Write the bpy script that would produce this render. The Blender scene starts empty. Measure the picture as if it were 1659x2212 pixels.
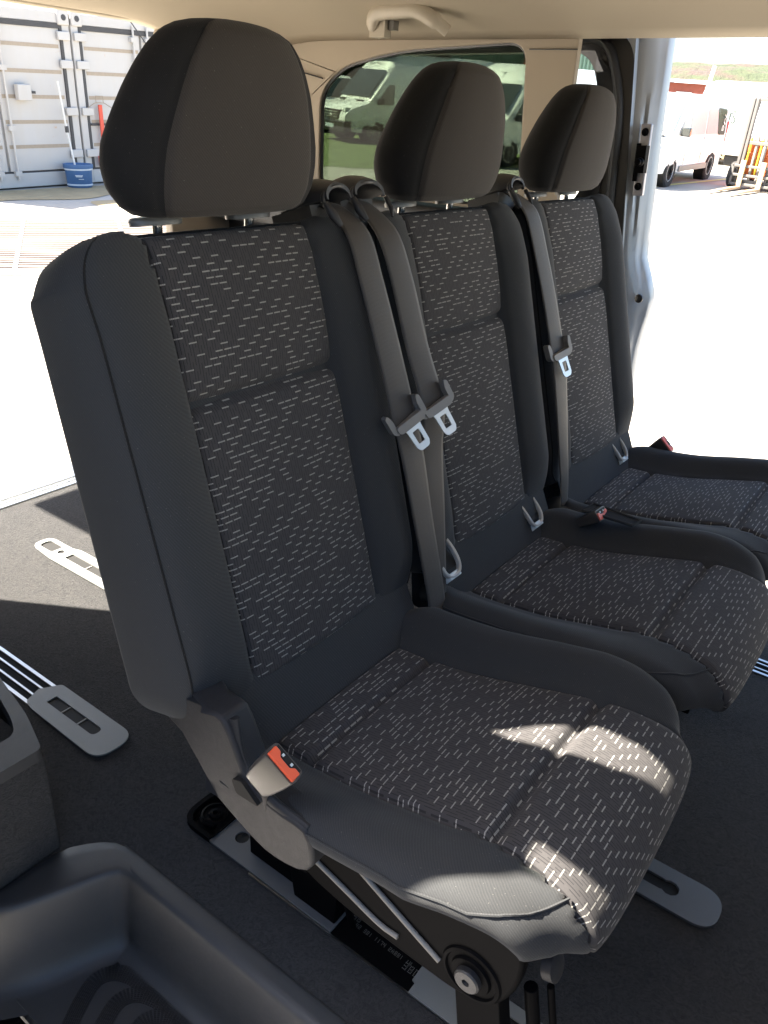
import bpy, bmesh, math, random
from math import sin, cos, pi, radians, sqrt
from mathutils import Vector, Matrix, geometry
random.seed(4)
SC = bpy.context.scene
COL = SC.collection
# The van stands on slightly sloping ground: the cabin is modelled in van axes
# (X forward, Y across the van, Z up, cushion height 0) and MV puts it on the level yard.
MV = Matrix(((9.99225516e-01, 7.27306844e-04, -3.93425750e-02, 0),
             (7.27306844e-04, 9.99316996e-01, 3.69460730e-02, 0),
             (3.93425750e-02, -3.69460730e-02, 9.98542513e-01, 0.96858624),
             (0, 0, 0, 1)))
# ------------------------------------------------------------------ camera
cam_d = bpy.data.cameras.new('camera'); cam = bpy.data.objects.new('camera', cam_d); COL.objects.link(cam)
Rc = Matrix(((0.80250839, 0.59424034, 0.05346685), (0.30234434, -0.32777524, -0.89507055), (-0.51436192, 0.73446702, -0.44270758)))
Rw = Matrix(((Rc[0][0], -Rc[1][0], -Rc[2][0]), (Rc[0][1], -Rc[1][1], -Rc[2][1]), (Rc[0][2], -Rc[1][2], -Rc[2][2])))
cam.matrix_world = MV @ (Matrix.Translation((0.61943769, -0.47555258, 0.72329856)) @ Rw.to_4x4())
cam_d.sensor_fit = 'HORIZONTAL'; cam_d.sensor_width = 36; cam_d.lens = 1699.74 / 1659 * 36
cam_d.clip_start = 0.02; cam_d.clip_end = 2000
SC.camera = cam
# ------------------------------------------------------------------ light
W = bpy.data.worlds.new('World'); SC.world = W; W.use_nodes = True
nt = W.node_tree; nt.nodes.clear()
sky = nt.nodes.new('ShaderNodeTexSky'); sky.sky_type = 'NISHITA'; sky.sun_disc = False
bg = nt.nodes.new('ShaderNodeBackground'); wo = nt.nodes.new('ShaderNodeOutputWorld')
trav = (MV.to_3x3() @ Vector((cos(radians(50)) * cos(radians(31)), cos(radians(50)) * sin(radians(31)), -sin(radians(50))))).normalized()
sky.sun_elevation = math.asin(-trav.z); sky.sun_rotation = math.atan2(-trav.x, -trav.y)
sky.altitude = 0; sky.air_density = 1.0; sky.dust_density = 2.5; sky.ozone_density = 1.0
bg.inputs['Strength'].default_value = 0.06
nt.links.new(sky.outputs[0], bg.inputs[0]); nt.links.new(bg.outputs[0], wo.inputs[0])
sd = bpy.data.lights.new('sun', 'SUN'); sd.energy = 5.0; sd.angle = radians(0.53); sd.color = (1.0, 0.90, 0.76)
sun = bpy.data.objects.new('sun', sd); COL.objects.link(sun); sun.rotation_euler = trav.to_track_quat('-Z', 'Y').to_euler(); sun.location = (0, 0, 20)
SC.view_settings.view_transform = 'Standard'; SC.view_settings.look = 'None'
SC.view_settings.gamma = 1.0; SC.view_settings.exposure = 3.42; SC.view_settings.use_curve_mapping = False
SC.cycles.use_denoising = True
SC.cycles.max_bounces = 10; SC.cycles.diffuse_bounces = 6; SC.cycles.transparent_max_bounces = 12
SC.cycles.caustics_reflective = False; SC.cycles.caustics_refractive = False
SC.cycles.sample_clamp_indirect = 12.0

# ------------------------------------------------------------------ helpers
class MB:
    def __init__(s): s.v = []; s.f = []; s.m = []; s.uv = {}
    def add(s, vs, fs, mi=0, uv=None):
        b = len(s.v); s.v += [tuple(p) for p in vs]
        if uv:
            for i, q in enumerate(uv): s.uv[b + i] = q
        for f in fs: s.f.append(tuple(b + i for i in f)); s.m.append(mi)
        return b
    def box(s, a, b, mi=0, M=None):
        x0, y0, z0 = a; x1, y1, z1 = b
        vs = [Vector((x, y, z)) for z in (z0, z1) for x, y in ((x0, y0), (x1, y0), (x1, y1), (x0, y1))]
        if M: vs = [M @ q for q in vs]
        s.add(vs, [(3, 2, 1, 0), (4, 5, 6, 7), (0, 1, 5, 4), (1, 2, 6, 5), (2, 3, 7, 6), (3, 0, 4, 7)], mi)
    def tube(s, pts, r, n=8, mi=0, flat=1.0, closed=False):
        pts = [Vector(p) for p in pts]; N = len(pts); rings = []
        up = None
        for i, p in enumerate(pts):
            if closed: t = pts[(i + 1) % N] - pts[i - 1]
            else: t = pts[min(i + 1, N - 1)] - pts[max(i - 1, 0)]
            t.normalize()
            if up is None:
                up = Vector((0, 0, 1)) if abs(t.z) < .9 else Vector((1, 0, 0))
            a = t.cross(up)
            if a.length < 1e-6: a = t.orthogonal()
            a.normalize(); b = a.cross(t).normalized(); up = b
            rr = r[i] if isinstance(r, (list, tuple)) else r
            rings.append([p + a * (cos(2 * pi * k / n) * rr) + b * (sin(2 * pi * k / n) * rr * flat) for k in range(n)])
        s.loft(rings, mi, closed_u=True, closed_v=closed, caps=not closed)
    def loft(s, rings, mi=0, closed_u=True, closed_v=False, caps=True, uvs=None, flip=False):
        n = len(rings[0]); m = len(rings); vs = [p for r in rings for p in r]; fs = []
        for i in range(m if closed_v else m - 1):
            for k in range(n if closed_u else n - 1):
                a = i * n + k; b = i * n + (k + 1) % n; c = ((i + 1) % m) * n + (k + 1) % n; d = ((i + 1) % m) * n + k
                fs.append((a, d, c, b) if flip else (a, b, c, d))
        if caps and closed_u and not closed_v:
            fs.append(tuple(range(n - 1, -1, -1)) if not flip else tuple(range(n)))
            fs.append(tuple((m - 1) * n + k for k in (range(n) if not flip else range(n - 1, -1, -1))))
        s.add(vs, fs, mi, uvs)
    def prism(s, poly, z0, z1, mi=0, M=None, top_only=False):
        n = len(poly)
        A = [Vector((x, y, z0)) for x, y in poly]; B = [Vector((x, y, z1)) for x, y in poly]
        if M: A = [M @ q for q in A]; B = [M @ q for q in B]
        fs = [tuple(range(n, 2 * n))]
        if not top_only: fs += [tuple(range(n - 1, -1, -1))] + [(i, (i + 1) % n, n + (i + 1) % n, n + i) for i in range(n)]
        s.add(A + B, fs, mi)
    def lathe(s, prof, n=24, M=None, mi=0):
        rings = [[Vector((r * cos(2 * pi * k / n), r * sin(2 * pi * k / n), z)) for k in range(n)] for r, z in prof]
        if M: rings = [[M @ q for q in r] for r in rings]
        s.loft(rings, mi)
    def sheet(s, outer, holes, M, thick, mi=0):
        """flat plate with holes: loops of 2D points, M maps (x,y,z) to space, z from 0 to thick"""
        loops = [outer] + holes
        flat = [p for l in loops for p in l]
        tris = geometry.tessellate_polygon([[Vector((x, y, 0)) for x, y in l] for l in loops])
        n = len(flat)
        vs = [M @ Vector((x, y, 0)) for x, y in flat] + [M @ Vector((x, y, thick)) for x, y in flat]
        fs = [tuple(t) for t in tris] + [tuple(n + i for i in reversed(t)) for t in tris]
        o = 0
        for l in loops:
            for i in range(len(l)): fs.append((o + i, o + (i + 1) % len(l), n + o + (i + 1) % len(l), n + o + i))
            o += len(l)
        s.add(vs, fs, mi)
    def build(s, name, mats, parent=None, origin=None, smooth=True, bevel=0, sub=0, ang=40, recalc=True):
        me = bpy.data.meshes.new(name)
        o0 = Vector(origin) if origin is not None else (Vector(parent['o']) if parent is not None else Vector((0, 0, 0)))
        me.from_pydata([tuple(Vector(p) - o0) for p in s.v], [], s.f)
        if not isinstance(mats, (list, tuple)): mats = [mats]
        for m in mats: me.materials.append(m)
        for i, p in enumerate(me.polygons): p.material_index = s.m[i]; p.use_smooth = smooth
        if s.uv:
            ul = me.uv_layers.new(name='UVMap')
            for l in me.loops:
                if l.vertex_index in s.uv: ul.data[l.index].uv = s.uv[l.vertex_index]
        if recalc:
            bm = bmesh.new(); bm.from_mesh(me); bmesh.ops.recalc_face_normals(bm, faces=bm.faces); bm.to_mesh(me); bm.free()
        if smooth:
            me.set_sharp_from_angle(angle=radians(ang))
        o = bpy.data.objects.new(name, me); COL.objects.link(o)
        o['o'] = list(o0)
        if parent is not None: o.parent = parent
        else: o.location = o0
        if bevel:
            b = o.modifiers.new('bevel', 'BEVEL'); b.width = bevel; b.segments = 3; b.limit_method = 'ANGLE'; b.angle_limit = radians(35)
        if sub:
            b = o.modifiers.new('sub', 'SUBSURF'); b.levels = sub; b.render_levels = sub
        return o
def empty(name, loc, label, cat, group=None, rz=0, van=True, kind=None):
    o = bpy.data.objects.new(name, None); COL.objects.link(o); o['o'] = list(loc)
    M = Matrix.Translation(Vector(loc)) @ Matrix.Rotation(rz, 4, 'Z')
    o.matrix_world = MV @ M if van else M
    o.empty_display_size = .1
    tag(o, label, cat, group, kind); return o
def tag(o, label=None, cat=None, group=None, kind=None):
    if label: o['label'] = label
    if cat: o['category'] = cat
    if group: o['group'] = group
    if kind: o['kind'] = kind
    return o
def lerp(a, b, t): return a + (b - a) * t
def interp(tab, x):
    if x <= tab[0][0]: return tab[0][1]
    for (a, p), (b, q) in zip(tab, tab[1:]):
        if x <= b:
            t = (x - a) / (b - a); t = t * t * (3 - 2 * t) if False else t
            return p + (q - p) * t
    return tab[-1][1]
def smooth(t): t = max(0., min(1., t)); return t * t * (3 - 2 * t)
def catmull(pts, n):
    pts = [Vector(p) for p in pts]; P = [pts[0] * 2 - pts[1]] + pts + [pts[-1] * 2 - pts[-2]]
    L = [0]
    for a, b in zip(pts, pts[1:]): L.append(L[-1] + (b - a).length)
    out = []
    for i in range(n + 1):
        s = L[-1] * i / n; k = 0
        while k < len(L) - 2 and s > L[k + 1]: k += 1
        t = (s - L[k]) / (L[k + 1] - L[k])
        p0, p1, p2, p3 = P[k], P[k + 1], P[k + 2], P[k + 3]
        out.append(0.5 * ((2 * p1) + (p2 - p0) * t + (2 * p0 - 5 * p1 + 4 * p2 - p3) * t * t + (3 * p1 - p0 - 3 * p2 + p3) * t ** 3))
    return out
def roundpoly(pts, r, seg=6):
    """round corners of a polygon; pts may be (x,y) or (x,y,radius)"""
    out = []; n = len(pts)
    for i in range(n):
        p = Vector(pts[i][:2]); a = Vector(pts[i - 1][:2]); b = Vector(pts[(i + 1) % n][:2])
        rr = pts[i][2] if len(pts[i]) > 2 else r
        if rr <= 0: out.append(tuple(p)); continue
        da = (a - p); db = (b - p); la, lb = da.length, db.length; da.normalize(); db.normalize()
        k = min(rr, la * .48, lb * .48)
        for j in range(seg + 1):
            t = j / seg
            q = (p + da * k) * (1 - t) ** 2 + p * 2 * t * (1 - t) + (p + db * k) * t * t
            out.append((q.x, q.y))
    return out
XZ = lambda y: Matrix(((1, 0, 0, 0), (0, 0, 1, y), (0, 1, 0, 0), (0, 0, 0, 1)))     # (a,b,c)->(a, y+c, b)
XZm = lambda y: Matrix(((1, 0, 0, 0), (0, 0, -1, y), (0, 1, 0, 0), (0, 0, 0, 1)))
YZ = lambda x: Matrix(((0, 0, 1, x), (1, 0, 0, 0), (0, 1, 0, 0), (0, 0, 0, 1)))     # (a,b,c)->(x+c, a, b)

# ------------------------------------------------------------------ materials
class NT:
    def __init__(s, name):
        s.m = bpy.data.materials.new(name); s.m.use_nodes = True; s.t = s.m.node_tree; s.n = s.t.nodes; s.b = s.n['Principled BSDF']
    def node(s, typ, **kw):
        n = s.n.new(typ)
        for k, v in kw.items():
            if k.startswith('i_'):
                kk = k[2:]; kk = int(kk) if kk.isdigit() else kk.replace('_', ' ')
                n.inputs[kk].default_value = v
            else: setattr(n, k, v)
        return n
    def link(s, a, b): s.t.links.new(a, b)
    def math(s, op, a, b=None, c=None):
        n = s.node('ShaderNodeMath', operation=op)
        for i, x in enumerate((a, b, c)):
            if x is None: continue
            if isinstance(x, (int, float)): n.inputs[i].default_value = x
            else: s.link(x, n.inputs[i])
        return n.outputs[0]
    def mix(s, fac, a, b):
        n = s.node('ShaderNodeMix', data_type='RGBA')
        for i, x in ((0, fac), (6, a), (7, b)):
            if isinstance(x, (int, float)): n.inputs[i].default_value = x
            elif isinstance(x, tuple): n.inputs[i].default_value = x if len(x) == 4 else (*x, 1)
            else: s.link(x, n.inputs[i])
        return n.outputs[2]
    def noise(s, scale, detail=3, rough=.55, vec=None, dist=0):
        n = s.node('ShaderNodeTexNoise'); n.inputs['Scale'].default_value = scale; n.inputs['Detail'].default_value = detail
        n.inputs['Roughness'].default_value = rough; n.inputs['Distortion'].default_value = dist
        s.link(vec if vec is not None else s.obj(), n.inputs['Vector']); return n.outputs['Fac']
    def obj(s):
        if not hasattr(s, 'tc'): s.tc = s.node('ShaderNodeTexCoord')
        return s.tc.outputs['Object']
    def uv(s):
        s.obj(); return s.tc.outputs['UV']
    def ramp(s, fac, stops):
        n = s.node('ShaderNodeValToRGB'); e = n.color_ramp.elements
        while len(e) < len(stops): e.new(.5)
        for el, (p, c) in zip(e, stops): el.position = p; el.color = c if len(c) == 4 else (*c, 1)
        s.link(fac, n.inputs[0]); return n.outputs[0]
    def bump(s, h, strength=.3, dist=.001, normal=None):
        n = s.node('ShaderNodeBump'); n.inputs['Strength'].default_value = strength; n.inputs['Distance'].default_value = dist
        s.link(h, n.inputs['Height'])
        if normal is not None: s.link(normal, n.inputs['Normal'])
        return n.outputs[0]
    def set(s, **kw):
        for k, v in kw.items():
            i = s.b.inputs[k.replace('_', ' ')]
            if hasattr(v, 'is_output') or hasattr(v, 'links'): s.link(v, i)
            else: i.default_value = (*v, 1) if isinstance(v, tuple) and len(v) == 3 else v
        return s.m
MAT = {}
def plain(name, col, rough=.5, metal=0, var=.12, scale=30, bump=0, bscale=200, spec=.5, sheen=0, coat=0):
    t = NT(name); f = t.noise(scale, 4)
    c = t.mix(f, tuple(x * (1 - var) for x in col), tuple(min(1, x * (1 + var)) for x in col))
    kw = dict(Base_Color=c, Roughness=rough, Metallic=metal)
    t.b.inputs['Specular IOR Level'].default_value = spec
    if sheen: t.b.inputs['Sheen Weight'].default_value = sheen; t.b.inputs['Sheen Roughness'].default_value = .5
    if coat: t.b.inputs['Coat Weight'].default_value = coat
    if bump: kw['Normal'] = t.bump(t.noise(bscale, 3), bump, .001)
    MAT[name] = t.set(**kw); return MAT[name]
def fabric(name, col, fleck=.42, weave=900, sheen=.06):
    t = NT(name)
    wv = t.node('ShaderNodeTexWave', wave_type='BANDS', bands_direction='DIAGONAL'); wv.inputs['Scale'].default_value = weave / 6.0
    wv.inputs['Distortion'].default_value = 1.2; wv.inputs['Detail'].default_value = 1; t.link(t.obj(), wv.inputs['Vector'])
    n1 = t.noise(850, 3, .7); n2 = t.noise(9, 3); vor = t.noise(420, 2, .7)
    f = t.math('MULTIPLY_ADD', wv.outputs['Fac'], .35, t.math('MULTIPLY', n1, .65))
    c = t.mix(f, tuple(x * (1 - fleck) for x in col), tuple(x * (1 + fleck) for x in col))
    c = t.mix(t.math('MULTIPLY', n2, .30), c, tuple(x * 1.35 for x in col))
    lint = t.math('GREATER_THAN', vor, .725)
    c = t.mix(t.math('MULTIPLY', lint, .16), c, (.5, .48, .45))
    t.b.inputs['Specular IOR Level'].default_value = .15
    t.b.inputs['Sheen Weight'].default_value = sheen; t.b.inputs['Sheen Roughness'].default_value = .45
    h = t.math('ADD', t.math('MULTIPLY', f, 1.0), t.math('MULTIPLY', t.noise(14, 2), 3.0))
    MAT[name] = t.set(Base_Color=c, Roughness=.92, Normal=t.bump(h, .35, .0008)); return MAT[name]
fabric('fabric', (.032, .034, .0365)); fabric('fabric_side', (.013, .0132, .014), weave=1300)
fabric('fabric_head_bounce', (.040, .0365, .034), fleck=.34)  # brownish tone puts the beige ceiling's bounce light into the headrest colour
def pattern():
    t = NT('pattern'); sep = t.node('ShaderNodeSeparateXYZ'); t.link(t.uv(), sep.inputs[0]); U, V = sep.outputs[0], sep.outputs[1]
    rh = .0074; cw = .0138
    r = t.math('DIVIDE', V, rh); ri = t.math('FLOOR', r); rf = t.math('FRACT', r)
    sh = t.math('MULTIPLY', ri, .29)
    c = t.math('ADD', t.math('DIVIDE', U, cw), sh); ci = t.math('FLOOR', c); cf = t.math('FRACT', c)
    cmb = t.node('ShaderNodeCombineXYZ'); t.link(ci, cmb.inputs[0]); t.link(ri, cmb.inputs[1])
    wn = t.node('ShaderNodeTexWhiteNoise', noise_dimensions='2D'); t.link(cmb.outputs[0], wn.inputs['Vector'])
    alt = t.math('PINGPONG', t.math('ADD', ci, ri), 1.0)
    thr = t.math('MULTIPLY_ADD', alt, .56, .26)
    on = t.math('GREATER_THAN', wn.outputs['Value'], thr)
    a = t.math('MULTIPLY', t.math('GREATER_THAN', cf, .08), t.math('LESS_THAN', cf, .90))
    b = t.math('MULTIPLY', t.math('GREATER_THAN', rf, .38), t.math('LESS_THAN', rf, .595))
    dash = t.math('MULTIPLY', t.math('MULTIPLY', a, b), on)
    # woven ribs: staggered thin dark grooves along V
    rib = t.math('FRACT', t.math('DIVIDE', U, .0041)); ribi = t.math('FLOOR', t.math('DIVIDE', U, .0041))
    seg = t.math('FRACT', t.math('ADD', t.math('DIVIDE', V, .031), t.math('MULTIPLY', ribi, .37)))
    groove = t.math('MULTIPLY', t.math('LESS_THAN', t.math('ABSOLUTE', t.math('SUBTRACT', rib, .5)), .13), t.math('GREATER_THAN', seg, .22))
    n1 = t.noise(1300, 2); n2 = t.noise(8, 3)
    base = t.mix(n1, (.028, .028, .030), (.056, .054, .056))
    base = t.mix(t.math('MULTIPLY', n2, .3), base, (.062, .059, .060))
    base = t.mix(t.math('MULTIPLY', groove, .62), base, (.008, .008, .010))
    fine = t.math('FRACT', t.math('DIVIDE', U, .0018))
    dc = t.mix(t.math('GREATER_THAN', fine, .70), (.27, .265, .25), (.12, .118, .11))
    col = t.mix(dash, base, dc)
    h = t.math('ADD', t.math('MULTIPLY', t.math('SUBTRACT', 1.0, groove), 1.0), t.math('ADD', t.math('MULTIPLY', dash, .5), t.math('MULTIPLY', n1, .3)))
    t.b.inputs['Specular IOR Level'].default_value = .15; t.b.inputs['Sheen Weight'].default_value = .05
    MAT['pattern'] = t.set(Base_Color=col, Roughness=.9, Normal=t.bump(h, .5, .0007))
pattern()
def belt():
    t = NT('belt'); sep = t.node('ShaderNodeSeparateXYZ'); t.link(t.uv(), sep.inputs[0]); U, V = sep.outputs[0], sep.outputs[1]
    w = t.math('SINE', t.math('MULTIPLY', U, 2 * pi / .0021)); z = t.math('SINE', t.math('MULTIPLY', t.math('ADD', V, t.math('MULTIPLY', t.math('PINGPONG', U, .006), .8)), 2 * pi / .0016))
    h = t.math('ADD', w, t.math('MULTIPLY', z, .5)); f = t.noise(25, 3)
    c = t.mix(t.math('MULTIPLY_ADD', h, .12, .5), (.022, .019, .017), (.044, .038, .034)); c = t.mix(t.math('MULTIPLY', f, .4), c, (.045, .038, .033))
    t.b.inputs['Sheen Weight'].default_value = .1
    MAT['belt'] = t.set(Base_Color=c, Roughness=.55, Normal=t.bump(h, .25, .0005))
belt()
def carpet():
    t = NT('carpet'); n1 = t.noise(520, 3, .85); n2 = t.noise(5, 5, .65); n3 = t.noise(70, 4, .7, dist=2.5); sp = t.noise(240, 2, .7)
    c = t.mix(n1, (.017, .0185, .022), (.085, .083, .080)); c = t.mix(t.math('MULTIPLY', n2, .5), c, (.034, .033, .034)); c = t.mix(t.ramp(n3, [(.40, (0, 0, 0)), (.62, (.75, .75, .75))]), c, (.010, .012, .016))
    c = t.mix(t.math('MULTIPLY', t.math('GREATER_THAN', sp, .76), .35), c, (.22, .22, .2))
    h = t.math('ADD', n1, t.math('MULTIPLY', n3, .8)); t.b.inputs['Specular IOR Level'].default_value = .1; t.b.inputs['Sheen Weight'].default_value = .12
    MAT['carpet'] = t.set(Base_Color=c, Roughness=1.0, Normal=t.bump(h, 1.0, .006))
carpet()
def grained(name, col, rough=.5, strength=.35, var=.15, scale=1100):
    t = NT(name); v = t.node('ShaderNodeTexVoronoi'); v.inputs['Scale'].default_value = scale; t.link(t.obj(), v.inputs['Vector'])
    n = t.noise(5, 4); c = t.mix(n, tuple(x * (1 - var) for x in col), tuple(x * (1 + var) for x in col))
    sc = t.noise(40, 5, .7, dist=2); rg = t.math('MULTIPLY_ADD', sc, .25, rough - .12)
    MAT[name] = t.set(Base_Color=c, Roughness=rg, Normal=t.bump(v.outputs['Distance'], strength, .0006))
grained('grey_plastic', (.038, .040, .043), .5); grained('dark_plastic', (.018, .019, .022), .45)
grained('cover_plastic', (.020, .021, .024), .52); MAT['cover_plastic'].node_tree.nodes['Principled BSDF'].inputs['Specular IOR Level'].default_value = .25; grained('collar', (.14, .14, .135), .35, .15); grained('plate', (.17, .18, .175), .5, .2)
grained('plate_dark', (.085, .09, .095), .5, .25)
plain('trim_black', (.012, .012, .013), .38, bump=.1); plain('black_metal', (.003, .003, .0035), .55, spec=.03, var=.05)
plain('steel', (.42, .43, .44), .3, 1); plain('alu', (.55, .56, .56), .38, 1); plain('satin', (.22, .215, .20), .6, .3); plain('chrome', (.45, .45, .45), .25, 1)
plain('tongue_plastic', (.20, .19, .175), .4); plain('silver_plastic', (.45, .45, .43), .35, .2); plain('tab_white', (.55, .62, .64), .4)
plain('orange', (.75, .10, .035), .42, var=.05); plain('red_button', (.62, .09, .05), .4); plain('buckle_black', (.045, .042, .040), .38)
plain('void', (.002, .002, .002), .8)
def headliner(name, col):
    t = NT(name); n = t.noise(900, 2); n2 = t.noise(3, 3)
    c = t.mix(n, tuple(x * .92 for x in col), tuple(min(1, x * 1.06) for x in col)); c = t.mix(t.math('MULTIPLY', n2, .35), c, tuple(x * .9 for x in col))
    t.b.inputs['Specular IOR Level'].default_value = .1
    MAT[name] = t.set(Base_Color=c, Roughness=.95, Normal=t.bump(n, .15, .0006))
headliner('headliner', (.50, .44, .35)); headliner('beige', (.48, .42, .345)); plain('handle_beige', (.50, .45, .37), .45)
plain('paint_silver', (.34, .37, .41), .4, .2, var=.03, coat=.6); plain('paint_grey', (.33, .33, .37), .35, .3, coat=.5)
def glass(name, tint, refl=.06):
    m = bpy.data.materials.new(name); m.use_nodes = True; t = m.node_tree; t.nodes.clear()
    tr = t.nodes.new('ShaderNodeBsdfTransparent'); tr.inputs[0].default_value = (*tint, 1)
    gl = t.nodes.new('ShaderNodeBsdfGlossy'); gl.inputs['Roughness'].default_value = .02; gl.inputs[0].default_value = (.9, .9, .9, 1)
    fr = t.nodes.new('ShaderNodeFresnel'); fr.inputs[0].default_value = 1.22
    mx = t.nodes.new('ShaderNodeMixShader'); o = t.nodes.new('ShaderNodeOutputMaterial')
    t.links.new(fr.outputs[0], mx.inputs[0]); t.links.new(tr.outputs[0], mx.inputs[1]); t.links.new(gl.outputs[0], mx.inputs[2]); t.links.new(mx.outputs[0], o.inputs[0]); MAT[name] = m
glass('tinted', (.26, .29, .255)); glass('tinted_door', (.93, .96, .93)); glass('tinted_near', (.56, .61, .54)); glass('clear', (.6, .62, .6))
def grid_uv_mat():
    pass

# ================================================================== THE VAN CABIN
FZ = -.42
van = empty('van', (0, .7, -.97), 'silver passenger van seen from inside with beige headlining, black carpet and open doors', 'van')
O = Vector((0, .7, -.97))
# ---- carpet floor with step well cut out
mb = MB()
outer = [(-1.60, -.20), (-.345, -.20), (-.345, -.012)] + [(-.305, .040), (-.283, .059), (-.253, .067), (-.194, .069), (1.9, .072), (1.9, 1.62), (-1.60, 1.62)]
slots = []
mb.sheet(outer, [], Matrix.Translation((0, 0, FZ - .02)), .02)
mb.build('carpet_floor', MAT['carpet'], van, smooth=False)
# ---- rear and side sills
mb = MB()
for x, h, w in ((-1.605, .004, .018), (-1.64, .0, .012), (-1.665, .0, .02), (-1.70, -.012, .02)):
    mb.box((x - w, -.15, FZ - .03), (x, 1.55, FZ + h))
mb.box((-1.78, -.15, FZ - .09), (-1.60, 1.55, FZ - .014))
mb.build('rear_sill', MAT['alu'], van, bevel=.002)
mb = MB(); mb.box((-1.60, 1.555, FZ - .08), (1.9, 1.66, FZ + .002)); mb.build('side_sill', MAT['plate_dark'], van, bevel=.004)
# ---- floor rails and their cover plates
def slotpoly(x0, x1, yc, w, rnd_end=True):
    return roundpoly([(x0, yc - w), (x1, yc - w, w * (1 if rnd_end else .15)), (x1, yc + w, w * (1 if rnd_end else .15)), (x0, yc + w)], .004, 8)
def keyhole(x0, x1, yc, w, r):
    pts = [(x0, yc - w), (x1 - r * .9, yc - w)]
    for k in range(9):
        a = -pi * .75 + 1.5 * pi * k / 8; pts.append((x1 + r * cos(a) * 1.0, yc + r * sin(a)))
    pts += [(x1 - r * .9, yc + w), (x0, yc + w)]; return pts
def rail(y0, y1, x0, x1, plates, name='floor_rail', clear=None):
    yc = (y0 + y1) / 2; mb = MB()
    # dark channel with bright lips
    mb.box((x0, y0 + .004, FZ + .0005), (x1, y1 - .004, FZ + .0015), 1)
    for a, b in ((y0 + .002, y0 + .010), (y1 - .010, y1 - .002), (yc - .014, yc - .009), (yc + .009, yc + .014)):
        mb.box((x0, a, FZ), (x1, b, FZ + .0040), 0)
    r = mb.build(name, [MAT['steel'], MAT['black_metal']], van, bevel=.0006)
    return r
ra = rail(.163, .240, -1.55, -.60, None)
mb = MB(); mb.box((-.06, .163, FZ + .0005), (1.6, .240, FZ + .0025)); mb.box((-.06, .1605, FZ), (1.6, .163, FZ + .0035), 1); mb.box((-.06, .240, FZ), (1.6, .2425, FZ + .0035), 1)
rb2 = mb.build('floor_rail', [MAT['black_metal'], MAT['steel']], van)
rb = rail(.545, .617, -1.20, .50, None); rc = rail(1.325, 1.395, -1.30, 1.6, None)
def cover(poly, holes, parent, mat, top=.0075, marks=()):
    mb = MB(); mb.sheet(poly, holes, Matrix.Translation((0, 0, FZ + .0042)), top - .0042)
    for h in holes:   # dark bottom seen through the slot
        xs = [p[0] for p in h]; ys = [p[1] for p in h]
        mb.box((min(xs), min(ys), FZ + .0030), (max(xs), max(ys), FZ + .0041), 1)
    for (x, y) in marks:
        mb.box((x, y - .011, FZ + .0042), (x + .003, y + .011, FZ + .0062), 2)
    return mb.build('cover_plate', [mat, MAT['void'], MAT['satin']], parent, bevel=.0018, smooth=True)
# near rail: plate with rounded front end (left of the seat)
cover(roundpoly([(-.725, .168), (-.74, .205, .0), (-.715, .246, .006), (-.466, .246, .038), (-.466, .156, .040), (-.70, .160, .01)], .004, 8),
      [roundpoly([(-.690, .192), (-.530, .192, .013), (-.530, .216, .013), (-.690, .216)], .001, 6)], ra, MAT['plate'], marks=((-.640, .204), (-.586, .204)))
# near rail: plate below the first seat, with latch opening
circ = [(-.118 + .0125 * cos(2 * pi * k / 16), .204 + .0125 * sin(2 * pi * k / 16)) for k in range(16)]
cover([(-.158, .163), (-.158, .243), (.118, .243), (.118, .163)], [circ, keyhole(-.085, .068, .212, .014, .0165)], rb2, MAT['plate_dark'])
cover([(.268, .1605), (.268, .178), (.262, .180), (.262, .243), (.60, .243), (.60, .1605)], [keyhole(.34, .50, .21, .013, .017)], rb2, MAT['plate'])
# middle rail: rear plate and front plate
cover(roundpoly([(-1.325, .551, .030), (-1.325, .613, .030), (-1.22, .613), (-1.19, .622), (-.72, .622), (-.72, .540), (-1.22, .540)], .003, 8),
      [roundpoly([(-1.308, .563, .018), (-1.308, .600, .018), (-1.245, .600, .01), (-1.245, .563, .01)], .004),
       [(-1.225 + .010 * cos(2 * pi * k / 14), .58 + .010 * sin(2 * pi * k / 14)) for k in range(14)],
       roundpoly([(-1.19, .568), (-.80, .568), (-.80, .595), (-1.19, .595)], .001)], rb, MAT['plate'], marks=((-1.10, .580), (-1.0, .580)))
cover(roundpoly([(.20, .540), (.598, .540, .040), (.598, .625, .040), (.20, .625)], .003, 10), [keyhole(.24, .515, .583, .0125, .0155)], rb, MAT['plate_dark'], top=.009)
# latch bay at the head of the near rail (black recess with lock disc)
mb = MB()
mb.sheet(roundpoly([(-.235, .163, .045), (-.235, .262, .045), (-.158, .262), (-.158, .163)], .001, 8), [roundpoly([(-.226, .171, .038), (-.226, .254, .038), (-.156, .254), (-.156, .171)], .001, 8)], Matrix.Translation((0, 0, FZ + .001)), .010)
mb.prism(roundpoly([(-.230, .168, .04), (-.230, .258, .04), (-.156, .258), (-.156, .168)], .001, 8), FZ + .0005, FZ + .002)
bay = mb.build('latch_bay', MAT['black_metal'], rb2, bevel=.003)
mb = MB(); Mx = Matrix.Translation((-.190, .208, FZ + .001))
mb.lathe([(.026, 0), (.026, .010), (.022, .012), (.021, .009), (.012, .009), (.011, .013), (.005, .014), (.004, .008)], 28, Mx)
mb.tube(catmull([(-.175, .238, FZ + .016), (-.160, .228, FZ + .02), (-.163, .243, FZ + .022), (-.150, .246, FZ + .02)], 14), .0028, 8)
mb.tube(catmull([(-.205, .186, FZ + .012), (-.19, .179, FZ + .014), (-.172, .186, FZ + .012)], 10), .0022, 6)
mb.build('lock_disc', MAT['black_metal'], bay)
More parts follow.
